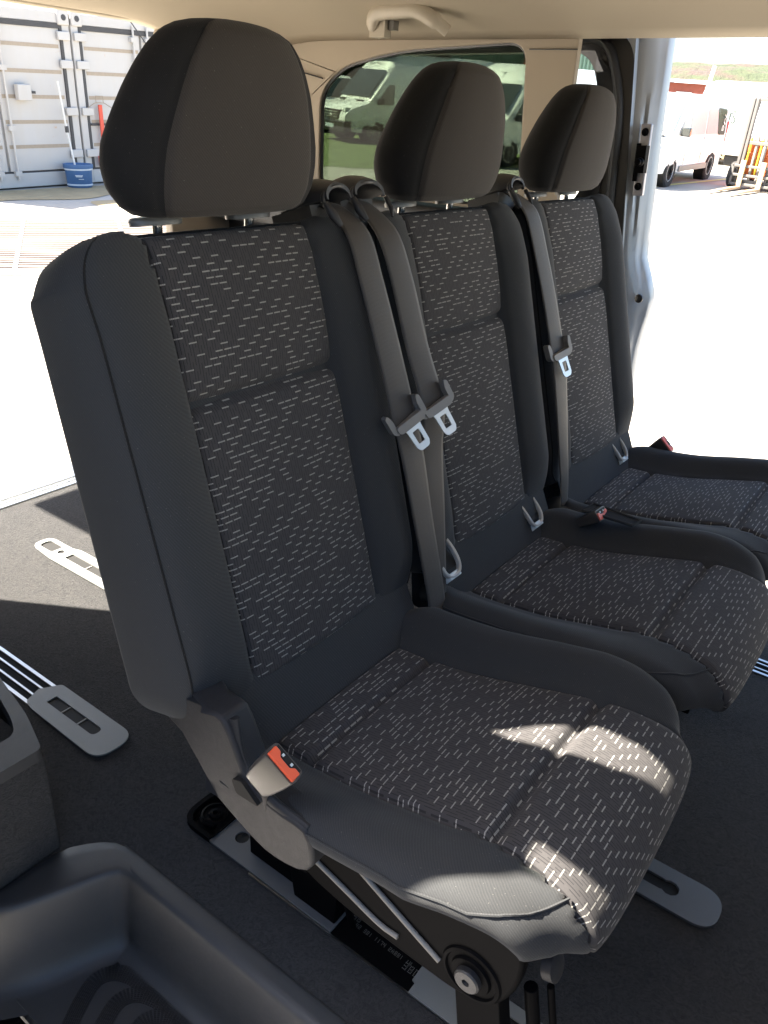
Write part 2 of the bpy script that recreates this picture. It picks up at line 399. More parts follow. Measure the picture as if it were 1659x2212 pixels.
# stamped dot characters on the black rail
def dots(mb, pat, x0, y0, s, dx=(1, 0), mi=0):
    for i, ch in enumerate(pat):
        pass
FONT = {'0': '75557', '3': '71717', '5': '74717', '7': '71111', '2': '71747', 'A': '25755', '1': '22222', '4': '55711', '8': '75757', 'B': '65656', '9': '75717', ' ': '00000', '6': '74757'}
mb = MB()
def dottext(txt, x0, y0, px):
    for i, ch in enumerate(txt):
        for r, row in enumerate(FONT[ch]):
            v = int(row)
            for c in range(3):
                if v & (4 >> c):
                    x = x0 + (i * 4 + c) * px; y = y0 - r * px * 1.1
                    mb.box((x, y, FZ + .0026), (x + px * .5, y + px * .5, FZ + .0030))
dottext('38', .128, .215, .0021); dottext('42 381 1174 2A881 14', .140, .203, .00135); dottext('3807', .238, .198, .0024)
mb.build('stamped_marks', MAT['satin'], rb2, smooth=False)
# ---- step well
def step_well():
    mb = MB(); zr = FZ + .004
    out = [(-.60, -.16), (-.345, -.16), (-.338, -.012), (-.305, .041), (-.283, .060), (-.253, .068), (-.194, .070), (.5, .074), (1.9, .076)]
    lip = [(-.60, -.165), (-.36, -.165), (-.303, -.121), (-.2405, .015), (-.228, .030), (-.209, .0365), (-.178, .036), (.5, .040), (1.9, .042)]
    n = 90
    A = catmull([(x, y, 0) for x, y in out[1:]], n); B = catmull([(x, y, 0) for x, y in lip[1:]], n)
    # cross section from rim outer to floor
    rings = []
    zf = FZ - .155
    for i in range(n + 1):
        a, b = A[i], B[i]
        if i: tb = (B[min(i + 1, n)] - B[i - 1])
        else: tb = B[1] - B[0]
        tb.normalize(); inw = Vector((tb.y, -tb.x, 0))
        ring = [(a.x, a.y, FZ - .015), (a.x, a.y, zr - .001), (a.x + inw.x * .002, a.y + inw.y * .002, zr + .001)]
        for t in (.3, .6, .85): ring.append((lerp(a.x, b.x, t), lerp(a.y, b.y, t), zr + .0015))
        for d, z in ((-.004, 0.0005), (0, -.001), (.003, -.006), (.005, -.014), (.010, -.05), (.014, -.10), (.018, -.130), (.024, -.146), (.034, -.156), (.050, -.159), (.075, -.159)):
            ring.append((b.x + inw.x * d, b.y + inw.y * d, zr + z))
        rings.append(ring)
    mb.loft(rings, closed_u=False, caps=False)
    zb = zr - .159
    # tread floor sheet
    mb.sheet([(-.60, -.150), (1.9, -.150), (1.9, -.02), (-.17, -.03), (-.24, -.06), (-.29, -.13), (-.60, -.148)], [], Matrix.Translation((0, 0, zb - .006)), .0055)
    mb.box((-.60, -.1545, zb - .03), (1.9, -.150, zb + .001))
    w = mb.build('step_well', MAT['grey_plastic'], van, ang=60)
    # ribbed anti-slip bands: nested curved strips made of many fine ribs
    for j in range(4):
        mb = MB()
        ox = .058 * j
        path = catmull([(-.072 + ox, -.005 - .003 * j, 0), (-.125 + ox, -.008, 0), (-.178 + ox, -.022, 0), (-.200 + ox, -.050, 0), (-.192 + ox, -.085, 0), (-.165 + ox, -.135, 0)], 46)
        for i in range(len(path) - 1):
            p = path[i]; t = (path[i + 1] - path[i]).normalized(); nrm = Vector((-t.y, t.x, 0))
            for k in range(9):
                q = p + nrm * (-.013 + k * .0032); L = (path[i + 1] - path[i]).length * .72
                M = Matrix.Translation((q.x, q.y, zb)) @ Matrix.Rotation(math.atan2(t.y, t.x), 4, 'Z')
                mb.box((0, 0, 0), (L, .0016, .0016), 0, M)
        mb.build('tread_band', MAT['dark_plastic'], w, smooth=False)
    mb = MB()   # lock hardware below the outer edge
    mb.box((-.62, -.30, zb - .05), (1.9, -.1545, zb - .035)); mb.box((-.62, -.32, zb - .20), (1.9, -.27, zb - .035))
    mb.build('outer_sill', MAT['paint_grey'], w, bevel=.004)
    mb = MB()
    mb.box((-.30, -.185, zb - .034), (-.17, -.160, zb - .02)); mb.box((-.27, -.20, zb - .034), (-.24, -.165, zb - .006))
    mb.tube(catmull([(-.24, -.175, zb - .02), (-.225, -.17, zb - .004), (-.21, -.178, zb - .018)], 10), .003, 8, 1)
    mb.lathe([(.006, 0), (.006, .006), (.002, .008)], 12, Matrix.Translation((-.19, -.172, zb - .02)), 1)
    mb.build('door_catch', [MAT['black_metal'], MAT['steel']], w, bevel=.001)
step_well()
# ---- near side trim box with storage pocket
mb = MB()
mb.box((-1.50, -.26, FZ), (-.346, .001, -.206))
mb.build('side_trim_box', MAT['carpet'], van, bevel=.006)
mb = MB()
pk = roundpoly([(-.60, -.20), (-.410, -.20, .03), (-.410, -.008, .012), (-.435, .000, .012), (-.60, .038)], .012, 6)
outp = roundpoly([(-1.45, -.27), (-.338, -.27), (-.334, -.010, .010), (-.420, .018, .02), (-.66, .066, .02), (-1.45, .02)], .01, 6)
pk = roundpoly([(-.62, -.20), (-.405, -.20, .03), (-.392, -.020, .018), (-.43, -.003, .02), (-.62, .045)], .012, 6)
mb.sheet(outp, [pk], Matrix.Translation((0, 0, -.205)), .022)
tb = mb.build('trim_cap', MAT['grey_plastic'], van, bevel=.005)
mb = MB(); mb.prism([(x, y) for x, y in pk], -.33, -.29); mb.sheet([((x + .45) * 1.06 - .45, (y + .08) * 1.1 - .08) for x, y in pk], [pk], Matrix.Translation((0, 0, -.30)), .094); mb.build('pocket', MAT['trim_black'], tb, smooth=False)
mb = MB(); mb.box((-.58, -.16, -.27), (-.47, -.03, -.215)); mb.build('pocket_lid', MAT['grey_plastic'], tb, bevel=.01)

# ---- headlining (roof lining), curved across the van
def roof_z(y):
    d = max(0, abs(y - .70) - .46) / .46
    return 1.035 - .095 * d ** 2.3
def wrap(x, y):
    return roof_z(y) - .072 * smooth((-1.12 - x) / .52) ** 1.5
# added roof opening, shaped to throw the sun patch onto the cushion
sun_cut_old = roundpoly([(-.33, -.20), (-.245, -.10), (-.20, .03), (-.27, .045), (-.37, -.03), (-.42, -.15)], .02, 5)
mb = MB()
ys = [-.22 + 1.84 * i / 48 for i in range(49)]; xs = [-1.64 + 3.6 * i / 72 for i in range(73)]
vs = [(x, y, wrap(x, y)) for x in xs for y in ys]; fs = []
def inside(px, py, poly):
    c = False; n = len(poly)
    for i in range(n):
        x1, y1 = poly[i]; x2, y2 = poly[(i + 1) % n]
        if (y1 > py) != (y2 > py) and px < (x2 - x1) * (py - y1) / (y2 - y1) + x1: c = not c
    return c
for i in range(72):
    for j in range(48):
        fs.append((i * 49 + j, i * 49 + j + 1, (i + 1) * 49 + j + 1, (i + 1) * 49 + j))
mb.add(vs, fs)
hl = mb.build('headliner', MAT['headliner'], van, ang=60)
SD = Vector((cos(radians(50)) * cos(radians(31)), cos(radians(50)) * sin(radians(31)), -sin(radians(50))))
def up_to(p, z): p = Vector(p); return p + SD * ((z - p.z) / SD.z)
SUN_CUT = [(.290, .272, .018), (.305, .279, .018), (.340, .313, .02), (.403, .355, .026), (.454, .364, .026), (.500, .362, .01), (.496, .333, .01), (.445, .303, .02), (.381, .284, .018), (.323, .272, .012)]  # outline of the wanted sun patch, projected up to cut the roof
def cut_sun_hole(o):
    cm = MB(); n = len(SUN_CUT); a = [up_to(p, .80) for p in SUN_CUT]; b = [up_to(p, 1.25) for p in SUN_CUT]
    cm.add(a + b, [tuple(range(n)), tuple(range(2 * n - 1, n - 1, -1))] + [(i, (i + 1) % n, n + (i + 1) % n, n + i) for i in range(n)])
    c = cm.build('cut', MAT['void'], van, smooth=False); bpy.context.view_layer.update()
    so = o.modifiers.new('s', 'SOLIDIFY'); so.thickness = .006
    bo = o.modifiers.new('b', 'BOOLEAN'); bo.operation = 'DIFFERENCE'; bo.object = c; bo.solver = 'EXACT'
    dg = bpy.context.evaluated_depsgraph_get(); me = bpy.data.meshes.new_from_object(o.evaluated_get(dg)); o.modifiers.clear(); o.data = me
    bpy.data.objects.remove(c)
cut_sun_hole(hl)
mb = MB()   # outer roof skin above it
vs2 = [(x, y * 1.03 - .02, wrap(x, y) + .035) for x in xs for y in ys]; mb.add(vs2, fs); cut_sun_hole(mb.build('roof', MAT['paint_silver'], van, ang=60))
# ---- far side wall with window, near side wall with window
win = roundpoly([(-1.185, .525, .04), (-1.185, .80, .10), (-1.10, .868, .10), (-.90, .910, .2), (-.49, .930, .055), (-.466, .60, .02), (-.466, .525, .04)], .03, 8)
nwin = roundpoly([(-1.24, .70), (-1.24, .84), (-1.15, .885), (-.90, .91), (-.53, .92), (-.53, .70)], .03, 6)
def wall(y, sgn, name):
    xe = -.345 if sgn > 0 else -.425
    M = XZ(y) if sgn > 0 else XZm(y)
    mb = MB(); body = [(-1.64, .50), (xe, .50), (xe, .955), (-1.64, .98)]
    mb.sheet(body, [win if sgn > 0 else nwin], M, .022); up = mb.build('pillar_trim', MAT['beige'], van, bevel=.006, ang=30)
    mb = MB(); low = [(-1.64, FZ), (xe, FZ), (xe, .497), (-1.64, .497)]; mb.sheet(low, [], M, .06); mb.build('side_panel', MAT['dark_plastic'], van, smooth=False)
    mb = MB(); mb.sheet([(x * 1.0, z) for x, z in roundpoly([(-1.21, .505), (-1.21, .83, .1), (-1.10, .895, .1), (-.90, .935, .2), (-.47, .953), (-.445, .505)], .03, 6)], [], XZ(y + .026) if sgn > 0 else XZm(y - .026), .004)
    mb.v = [((v[0] - .09) if sgn < 0 and v[0] < -1 else v[0], v[1], v[2]) for v in mb.v]; g = mb.build('window', MAT['tinted'], van, smooth=False)
    mb = MB(); mb.tube([((M @ Vector((x, z, .014)))) for x, z in (win if sgn > 0 else nwin)], .0065, 8, closed=True); mb.build('window_seal', MAT['trim_black'], g)
    return up
wall(1.62, 1, 'far')
wall(-.22, -1, 'near')
mb = MB(); mb.tube(catmull([(-1.60, 1.60, .93), (-1.45, 1.612, .895), (-1.30, 1.612, .86), (-1.17, 1.615, .835)], 20), .0022, 6); mb.build('trim_seam', MAT['trim_black'], van); mb = MB(); mb.tube([(-.478, 1.617, .912), (-.345, 1.617, .912)], .0015, 6)
mb.build('trim_seam', MAT['trim_black'], van)
# shelf ledge at the window base, behind the seats
mb = MB(); mb.box((-1.60, 1.50, .40), (-.36, 1.62, .52)); mb.build('window_ledge', MAT['dark_plastic'], van, bevel=.02)
# D pillars at the tailgate
for ya, yb, n in ((1.36, 1.66, 'far'), (-.26, .045, 'near')):
    mb = MB(); poly = [(ya, FZ), (yb, FZ), (yb, .97), (ya, .945)] if ya > 1 else [(ya, FZ), (yb, FZ), (yb, .935), (ya, .97)]
    mb.sheet(poly, [], YZ(-1.64), .035); mb.build('rear_pillar', MAT['beige'], van, bevel=.012, smooth=True)
mb = MB(); mb.box((-1.66, -.2, .955), (-1.60, 1.6, 1.03)); mb.build('tailgate_frame', MAT['headliner'], van, bevel=.012)
# raised tailgate outside
mb = MB(); mb.box((-2.65, .05, 1.07), (-1.70, 1.40, 1.13)); mb.build('tailgate', MAT['paint_silver'], van, bevel=.02)
# cant rails over the side door openings
mb = MB(); mb.box((-.36, 1.625, .945), (1.9, 1.70, 1.03)); mb.build('cant_rail', MAT['headliner'], van, bevel=.01)
mb = MB(); mb.box((-1.6, -.262, .945), (1.9, -.225, 1.0)); mb.build('cant_rail', MAT['headliner'], van, bevel=.01)
for ya, yb in ((-.31, -.24),):
    mb = MB(); mb.box((.95, ya, FZ), (1.9, yb, .97)); mb.build('front_side_wall', MAT['cover_plastic'], van, smooth=False)
mb = MB(); mb.box((1.9, -.2, FZ), (1.95, 1.62, .30)); mb.build('front_shade_panel', MAT['dark_plastic'], van, smooth=False)  # unseen dark panel added to close the cabin front for contrast
# ---- roof grab handles
def grab(x0, x1, y, z, flip=1):
    mb = MB(); L = x1 - x0
    # swept bar: hooked plate at the rear, curving down at the front
    spine = catmull([(x0 + .020, y, z - .052), (x0 + .004, y - .022, z - .030), (x0 + .030, y - .036, z - .004), (x0 + L * .45, y - .040, z + .000), (x0 + L * .68, y - .038, z - .001), (x1 - .028, y - .024, z - .022), (x1, y, z - .044)], 40)
    mb.tube(spine, [.0195 if 3 < i < 36 else .015 for i in range(41)], 14, flat=.72)
    mb.box((x0 - .004, y - .024, z - .058), (x0 + .046, y + .006, z - .012))
    mb.box((x0 + .048, y - .012, z - .04), (x0 + .066, y + .012, z - .018), 1)
    mb.box((x0 + .002, y - .010, z - .01), (x0 + .03, y + .012, z + .012))
    return mb.build('grab_handle', [MAT['handle_beige'], MAT['tongue_plastic']], van, bevel=.006)
grab(-.885, -.655, 1.50, .985)
grab(.178, .40, 1.50, .985)
for q in (.12, 1.05):
    fs_ = empty('front_seat', (1.35, q + .24, FZ), 'dark seat in the front row on the %s side' % ('near' if q < .5 else 'far'), 'seat', 'front seats')
    mb = MB(); mb.box((1.22, q, -.30), (1.34, q + .48, .58)); mb.box((1.20, q + .10, .62), (1.30, q + .38, .80)); mb.build('backrest', MAT['fabric'], fs_, bevel=.05)
    mb = MB(); mb.box((1.34, q, -.15), (1.80, q + .48, .0)); mb.build('seat', MAT['fabric'], fs_, bevel=.04)
    mb = MB(); mb.box((1.30, q + .05, FZ + .001), (1.75, q + .43, -.16)); mb.build('base', MAT['trim_black'], fs_)
# ---- sliding door, far side, pushed back along the body
M = XZ(1.70)
loop_in = roundpoly([(-1.45, .52, .05), (-1.45, .90, .08), (-.345, .915, .075), (-.30, .80, .05), (-.30, .62, .05), (-.36, .52, .06)], .05, 8)
loop_out = roundpoly([(-1.52, -.35, .05), (-1.52, .96, .1), (-.235, .962, .085), (-.180, .50, .05), (-.135, .10, .05), (-.14, -.35)], .05, 10)
mb = MB(); mb.sheet(loop_out, [loop_in], M, .045)
door = mb.build('sliding_door', MAT['trim_black'], van, bevel=.012)
mb = MB()   # padded inner band that follows the window
rib = [(x, z) for x, z in roundpoly([(-.42, .945, .02), (-.30, .945, .09), (-.245, .80, .06), (-.225, .50, .03), (-.17, .05)], .05, 8)]
mb.tube([(x, 1.705, z) for x, z in rib], .017, 10, flat=.8); mb.build('door_trim_roll', MAT['dark_plastic'], door)
mb = MB(); mb.sheet(roundpoly([(-.335, .915, .06), (-.262, .86, .08), (-.262, .53), (-.32, .30), (-.36, .30), (-.30, .62), (-.30, .80, .04)], .02, 8), [], XZ(1.694), .02); mb.build('door_inner_panel', MAT['cover_plastic'], door, bevel=.006)
mb = MB(); mb.sheet([(-1.47, .50), (-.29, .50), (-.29, .93), (-1.47, .93)], [], XZ(1.755), .004); mb.build('window', MAT['tinted_door'], door, smooth=False)
mb = MB(); mb.box((-.285, 1.675, .475), (-.19, 1.70, .482)); mb.build('trim_joint', MAT['void'], door, smooth=False)
mb = MB(); mb.sheet(roundpoly([(-.275, .20), (-.215, .20), (-.215, .405), (-.265, .415)], .02, 6), [], XZ(1.684), .014); mb.build('handle_recess', MAT['cover_plastic'], door, bevel=.005)
mb = MB(); mb.tube([(-.268, 1.675, .19), (-.272, 1.675, .30), (-.28, 1.675, .42)], .010, 10); mb.build('pull_handle', MAT['dark_plastic'], door)
# painted leading edge of the door: folded pressing
mb = MB(); rings = []
for z in [(-.42 + i * .05) for i in range(29)]:
    xo = interp([(-.42, -.085), (.20, -.098), (.30, -.085), (.36, -.085), (.40, -.125), (.70, -.150), (.97, -.165)], z)
    bl = .030 * math.exp(-((z - .66) / .16) ** 4)
    x1 = interp([(-.42, -.140), (.1, -.140), (.5, -.182), (.8, -.215), (.97, -.236)], z)
    rings.append([(x1 - .02, 1.70, z), (x1, 1.702, z), (x1 + .004, 1.712, z), (x1 + (xo - x1) * .35, 1.716, z), (x1 + (xo - x1) * .45, 1.724 + bl * .2, z), (x1 + (xo - x1) * .62, 1.728, z), (x1 + (xo - x1) * .72, 1.742 - bl * .3, z), (xo - .006, 1.750, z), (xo, 1.756, z), (xo, 1.79, z), (x1 - .02, 1.79, z)])
mb.loft(rings); mb.build('door_edge', MAT['paint_silver'], door, ang=50)
Mt = Matrix.Translation((-.165, 1.712, .672)) @ Matrix.Rotation(radians(-3), 4, 'Y')
mb = MB(); mb.box((-.014, -.006, -.085), (.014, .010, .085), 0, Mt)
lt = mb.build('latch_plate', MAT['paint_grey'], door, bevel=.004)
mb = MB(); mb.box((-.010, -.026, -.03), (.015, .0, .035), 0, Mt); mb.box((-.016, -.014, -.05), (-.006, .0, .04), 0, Mt)
mb.lathe([(.011, 0), (.011, .016), (.008, .02), (.008, .028), (.003, .030)], 16, Mt @ Matrix.Translation((.004, -.02, -.004)) @ Matrix.Rotation(radians(90), 4, 'X'))
for zz in (.066, -.062): mb.lathe([(.010, 0), (.009, .005), (.006, .006), (.005, .009), (.002, .009)], 14, Mt @ Matrix.Translation((0, -.006, zz)) @ Matrix.Rotation(radians(90), 4, 'X'))
mb.build('striker_bolt', MAT['black_metal'], lt, bevel=.002)
mb = MB(); mb.lathe([(.012, 0), (.011, .004), (.006, .006)], 14, Matrix.Translation((-.105, 1.712, .33)) @ Matrix.Rotation(radians(90), 4, 'X')); mb.build('rubber_stop', MAT['trim_black'], door)
# ---- near side sliding door, also pushed back (its window throws the soft green light)
mb = MB(); nin = roundpoly([(-1.1, .42, .05), (-1.1, 1.05, .06), (-.42, 1.05, .08), (-.33, .80, .05), (-.33, .42, .04)], .05, 6)
nout = roundpoly([(-1.2, -.45, .03), (-1.2, 1.12), (-.330, 1.12, .12), (-.245, .86, .08), (-.200, .70, .08), (-.185, .40), (-.185, -.45)], .03, 6)
mb.sheet(nout, [nin], XZm(-.30), .05); nd = mb.build('sliding_door', MAT['paint_silver'], van, bevel=.01)
mb = MB(); mb.sheet([(-1.12, .40), (-.31, .40), (-.31, 1.07), (-1.12, 1.07)], [], XZm(-.345), .004); mb.build('window', MAT['tinted_near'], nd, smooth=False)

# ================================================================== SEATS
WI = .136
def back_front(h, y, a):
    """outward offset of the backrest face; h 0..1 up the back, y from centre, a half width"""
    q = abs(y); e = a
    fade = smooth(h / .16) * (1 - .55 * smooth((h - .80) / .2))
    if q < WI: return -.010
    t = (q - WI) / max(1e-4, e - WI)
    bump = .024 * sin(pi * min(1, t * .93 + .02)) ** .8 * fade
    edge = -.016 * max(0, (t - .80) / .20) ** 2
    return bump + edge + .001
BX = [(-.06, .040), (0, .028), (.054, .0125), (.41, -.086), (.50, -.111), (.56, -.130), (.60, -.150), (.64, -.17)]
def bx(z): return interp(BX, z)
HB, HT = .030, .602
def back_dir(z):
    d = (bx(z + .01) - bx(z - .01)) / .02; t = Vector((d, 0, 1)).normalized(); return Vector((t.z, 0, -t.x))   # outward normal (forward)
def back_pt(z, y, off):
    n = back_dir(min(z, .575)); return Vector((bx(z), y, z)) + n * off
def half(z):
    r = .062
    a = .244
    if z > HT - r: a = .244 - r + sqrt(max(0, r * r - (z - (HT - r)) ** 2))
    if z < HB + .05: a -= .03 * (1 - (z - HB) / .05) ** 2
    return a
def make_seat(y0):
    P = lambda x, y, z: (x, y + y0 + .25, z)
    root = empty('passenger_seat', (.12, y0 + .25, FZ), 'dark grey fabric van seat, nearest of the row, beside the step well', 'seat', 'row of three passenger seats')
    # --- backrest shell
    mb = MB(); rings = []
    zs = [HB + (HT - HB) * i / 60 for i in range(61)]
    zs = [HB, HB + .004, HB + .012] + zs[2:-5] + [HT - .05, HT - .042, HT - .034, HT - .026, HT - .018, HT - .011, HT - .005, HT - .001, HT]
    NF = 56
    def ring(z):
        a = half(z); h = (z - HB) / (HT - HB); th = lerp(.128, .098, h); sq = 0
        if z > HT - .016: sq = .016 - sqrt(max(0, .016 ** 2 - (z - (HT - .016)) ** 2))
        if z < HB + .02: sq = .02 - sqrt(max(0, .02 ** 2 - (HB + .02 - z) ** 2))
        R = []
        for k in range(NF + 1):
            y = -a + 2 * a * k / NF; R.append((y, back_front(h, y, a) - sq - (.008 * smooth((z - .585) / .02) if abs(y) < WI + .02 else 0)))
        SDE = ((a + .004, -.024), (a + .006, -.036), (a + .006, -.055), (a + .005, -(th - .022)), (a + .001, -(th - .012)), (a - .012, -(th - .004)), (a - .05, -th))
        for y, o in SDE: R.append((y, o + sq * .3))
        for k in range(1, 12): R.append((lerp(a - .05, -(a - .05), k / 12), -th - .001 + sq))
        for y, o in reversed(SDE): R.append((-y, o + sq * .3))
        return [P(*back_pt(z, y, o)) for y, o in R]
    rings = [ring(z) for z in zs]
    # close the top towards the middle of the thickness, nearly flat
    mb.loft(rings, caps=True)
    br = mb.build('backrest', MAT['fabric'], root, ang=70)
    # piping seam around the face
    mb = MB(); pts = []
    for z in [HB + .012 + (HT - .064 - HB - .012) * i / 40 for i in range(41)]: pts.append((z, -1))
    seam = [P(*back_pt(z, -(half(z) - .010), back_front((z - HB) / (HT - HB), half(z) - .010, half(z)) + .0006)) for z, _ in pts]
    for i in range(1, 15):
        z = HT - .064 + .058 * sin(pi / 2 * i / 14); a = half(z); seam.append(P(*back_pt(z, -(a - .010 - .004 * i / 14), back_front((z - HB) / (HT - HB), a - .010, a) + .0006 - .006 * (i / 14) ** 4)))
    top = [P(*back_pt(HT - .0045, lerp(-half(HT - .006) + .018, half(HT - .006) - .018, i / 30), -.0095)) for i in range(31)]
    seam2 = [(p[0], 2 * (y0 + .25) - p[1], p[2]) for p in reversed(seam)]
    mb.tube(seam + top + seam2, .0016, 6)
    mb.build('piping', MAT['fabric_side'], br)
    # --- backrest patterned insert
    mb = MB(); rows = []; uv = []
    ins_z = [.040 + (.596 - .040) * i / 110 for i in range(111)]
    NU = 44
    for i, z in enumerate(ins_z):
        for k in range(NU + 1):
            wi = WI + .003 - .010 * smooth((z - .25) / .4) * 0
            y = -wi + 2 * wi * k / NU
            d = min(wi - abs(y), 1); e = min(d / .012, 1)
            crease = -.0125 * math.exp(-((z - .412 + .004) / .0075) ** 2) - .004 * math.exp(-((z - .412) / .03) ** 2)
            puff = .007 * (1 - (y / wi) ** 2) * (1 - .5 * math.exp(-((z - .412) / .05) ** 2))
            zb = min((z - .040) / .014, 1); zt = min((.596 - z) / .010, 1)
            o = -.017 + (.019 + puff + crease) * sqrt(max(0, 1 - (1 - e) ** 2)) * sqrt(max(0, 1 - (1 - zb) ** 2)) * (.35 + .65 * sqrt(max(0, 1 - (1 - zt) ** 2)))
            rows.append(P(*back_pt(z, y, o))); uv.append((y + y0 * .7, z))
    fs = [(i * (NU + 1) + k, i * (NU + 1) + k + 1, (i + 1) * (NU + 1) + k + 1, (i + 1) * (NU + 1) + k) for i in range(110) for k in range(NU)]
    mb.add(rows, fs, 0, uv); mb.build('backrest_insert', MAT['pattern'], root, ang=80, recalc=False)
    # --- cushion
    prof = catmull([(-.015, 0, -.045), (.05, 0, -.026), (.11, 0, -.022), (.20, 0, -.012), (.30, 0, .010), (.375, 0, .026), (.430, 0, .024), (.474, 0, .010), (.502, 0, -.014), (.513, 0, -.040), (.509, 0, -.064), (.492, 0, -.078)], 88)
    NP = len(prof) - 1
    def nrm(i):
        t = (prof[min(i + 1, NP)] - prof[max(i - 1, 0)]).normalized(); return Vector((-t.z, 0, t.x))
    px = lambda i: prof[min(int(i), NP)].x if prof[min(int(i), NP)].z > -.04 or i < 20 else .515
    def caR(i): t = i / NP; return .247 - .022 * max(0, (t - .72) / .28) ** 1.5 - .055 * smooth((.15 - t) / .1)
    def caL(i): t = i / NP; return .247 - .085 * max(0, (t - .58) / .42) ** 1.1 - .055 * smooth((.15 - t) / .1)
    def wR(i): return min(interp([(0, .138), (.12, .142), (.374, .161), (.45, .182), (.49, .198), (.52, .203)], px(i)), caR(i) - .018)
    def wL(i): return min(.140, caL(i) - .04)
    FR = [(.30, 1), (.36, .95), (.40, .80), (.444, .45), (.489, -.25), (.515, -.5)]
    FL = [(.16, 1), (.20, .95), (.31, .66), (.37, .30), (.42, .05), (.45, -.15), (.50, -.55)]
    def ctop(i, y):
        t = i / NP; q = abs(y); a = caR(i) if y > 0 else caL(i); w = wR(i) if y > 0 else wL(i)
        pull = -.020 * (q / a) ** 5 * smooth((t - .74) / .2)
        if q < w: return -.010 + pull
        u = min(1, (q - w) / (a - w)); back = 1 - .35 * smooth((.12 - t) / .12)
        if y > 0: return .036 * smooth(u / .62) * interp(FR, px(i)) * back - .018 * max(0, (u - .78) / .22) ** 2 - .006 * u * u * smooth((t - .8) / .2) + pull
        return .034 * smooth(u / .80) * interp(FL, px(i)) * back - .009 * max(0, (u - .82) / .18) ** 2 + pull
    mb = MB(); rings = []
    NC = 64
    for i in range(NP + 1):
        aR, aL = caR(i), caL(i); n = nrm(i); t = i / NP; R = []
        e0 = .014 - sqrt(max(0, .014 ** 2 - (.014 - min(.014, (NP - i) * .008)) ** 2))
        for k in range(NC + 1):
            y = -aL + (aL + aR) * k / NC; R.append((y, ctop(i, y) - e0))
        eo = ctop(i, aR) - e0
        for d, o in ((.003, -.006), (.004, -.014), (.003, -.022), (-.002, -.030), (-.012, -.034)): R.append((aR + d, eo + o))
        for k in range(1, 8): R.append((lerp(aR - .012, -(aL - .012), k / 8), -.052))
        eo = ctop(i, -aL) - e0
        for d, o in ((-.025, -.032), (-.009, -.027), (.002, -.020), (.004, -.012), (.003, -.005)): R.append((-(aL + d), eo + o))
        rings.append([P(*(prof[i] + n * o + Vector((0, y, 0)))) for y, o in R])
    mb.loft(rings); cu = mb.build('cushion', MAT['fabric'], root, ang=75)
    mb = MB(); mb.tube([P(*(prof[i] + nrm(i) * (ctop(i, caR(i)) - .0045) + Vector((0, caR(i) + .0025, 0)))) for i in range(12, NP - 4)], .0016, 6); mb.build('piping', MAT['fabric_side'], cu)
    sp = [P(*(prof[i] + nrm(i) * (ctop(i, -caL(i)) - .0035) + Vector((0, -(caL(i) + .0028), 0)))) for i in range(12, 62)]
    for k in range(1, 21):
        i = 62 + 10 * (k / 20) ** .7; i0 = int(i); fr_ = i - i0; yy = -lerp(caL(i), wL(i), (k / 20) ** 1.7)
        sp.append(P(*(prof[i0].lerp(prof[i0 + 1], fr_) + nrm(i0).lerp(nrm(i0 + 1), fr_) * (ctop(i, yy) + .0006) + Vector((0, yy, 0)))))
    mb = MB(); mb.tube(sp, .0016, 6); mb.build('piping', MAT['fabric'], cu)
    # cushion insert
    mb = MB(); rows = []; uv = []; L = 0; first = 10; fine = []
    for j in range((NP - first) * 2 + 1):
        i = first + j / 2; i0 = int(i); fr = i - i0; i1 = min(i0 + 1, NP)
        fine.append((prof[i0].lerp(prof[i1], fr), nrm(i0).lerp(nrm(i1), fr), i))
    for j, (p, n, i) in enumerate(fine):
        if j: L += (p - fine[j - 1][0]).length
        i0 = int(i); fr = i - i0; i1 = min(i0 + 1, NP)
        a_, b_ = lerp(wL(i0), wL(i1), fr) + .003, lerp(wR(i0), wR(i1), fr) + .003
        bot = min(j / 4, 1); puffx = .008 * sin(pi * max(0, min(1, (p.x - .118) / .26))) + .004
        for k in range(NU + 1):
            y = -a_ + (a_ + b_) * k / NU; w = b_ if y > 0 else a_; e = min((w - abs(y)) / .010, 1); yn = abs(y) / w
            cx = .378 + .004 * yn * yn
            c1 = math.exp(-((p.x - .118) / .006) ** 2) * (p.z > -.03) + 1.25 * math.exp(-((p.x - cx) / .0075) ** 2) * (p.z > 0)
            o = ctop(i, y * .97 * min(1, (w - .004) / w)) + .010 - .017 + (.0195 + puffx * (1 - yn ** 2) * .8 - .0105 * c1) * sqrt(max(0, 1 - (1 - e) ** 2)) * sqrt(max(0, 1 - (1 - bot) ** 2))
            rows.append(P(*(p + n * o + Vector((0, y, 0))))); uv.append((y + y0 * .7 + 3.1, L))
    m = len(fine); fs = [(i * (NU + 1) + k, (i + 1) * (NU + 1) + k, (i + 1) * (NU + 1) + k + 1, i * (NU + 1) + k + 1) for i in range(m - 1) for k in range(NU)]
    mb.add(rows, fs, 0, uv); mb.build('cushion_insert', MAT['pattern'], root, ang=80, recalc=False)
    # --- plain fabric apron between backrest and cushion
    mb = MB(); rings = []
    for x, z in ((.000, .075), (.012, .055), (.024, .030), (.036, .004), (.046, -.016), (.058, -.030), (.03, -.06), (-.02, -.05), (-.03, .04)):
        rings.append([P(x + .004 * (1 - (2 * k / 20 - 1) ** 2), lerp(-.212, .212, k / 20), z) for k in range(21)])
    mb.loft(rings, closed_u=False, closed_v=True, caps=False); mb.build('apron', MAT['fabric'], root, ang=75)
    # --- headrest
    mb = MB(); rings = []; mats = []
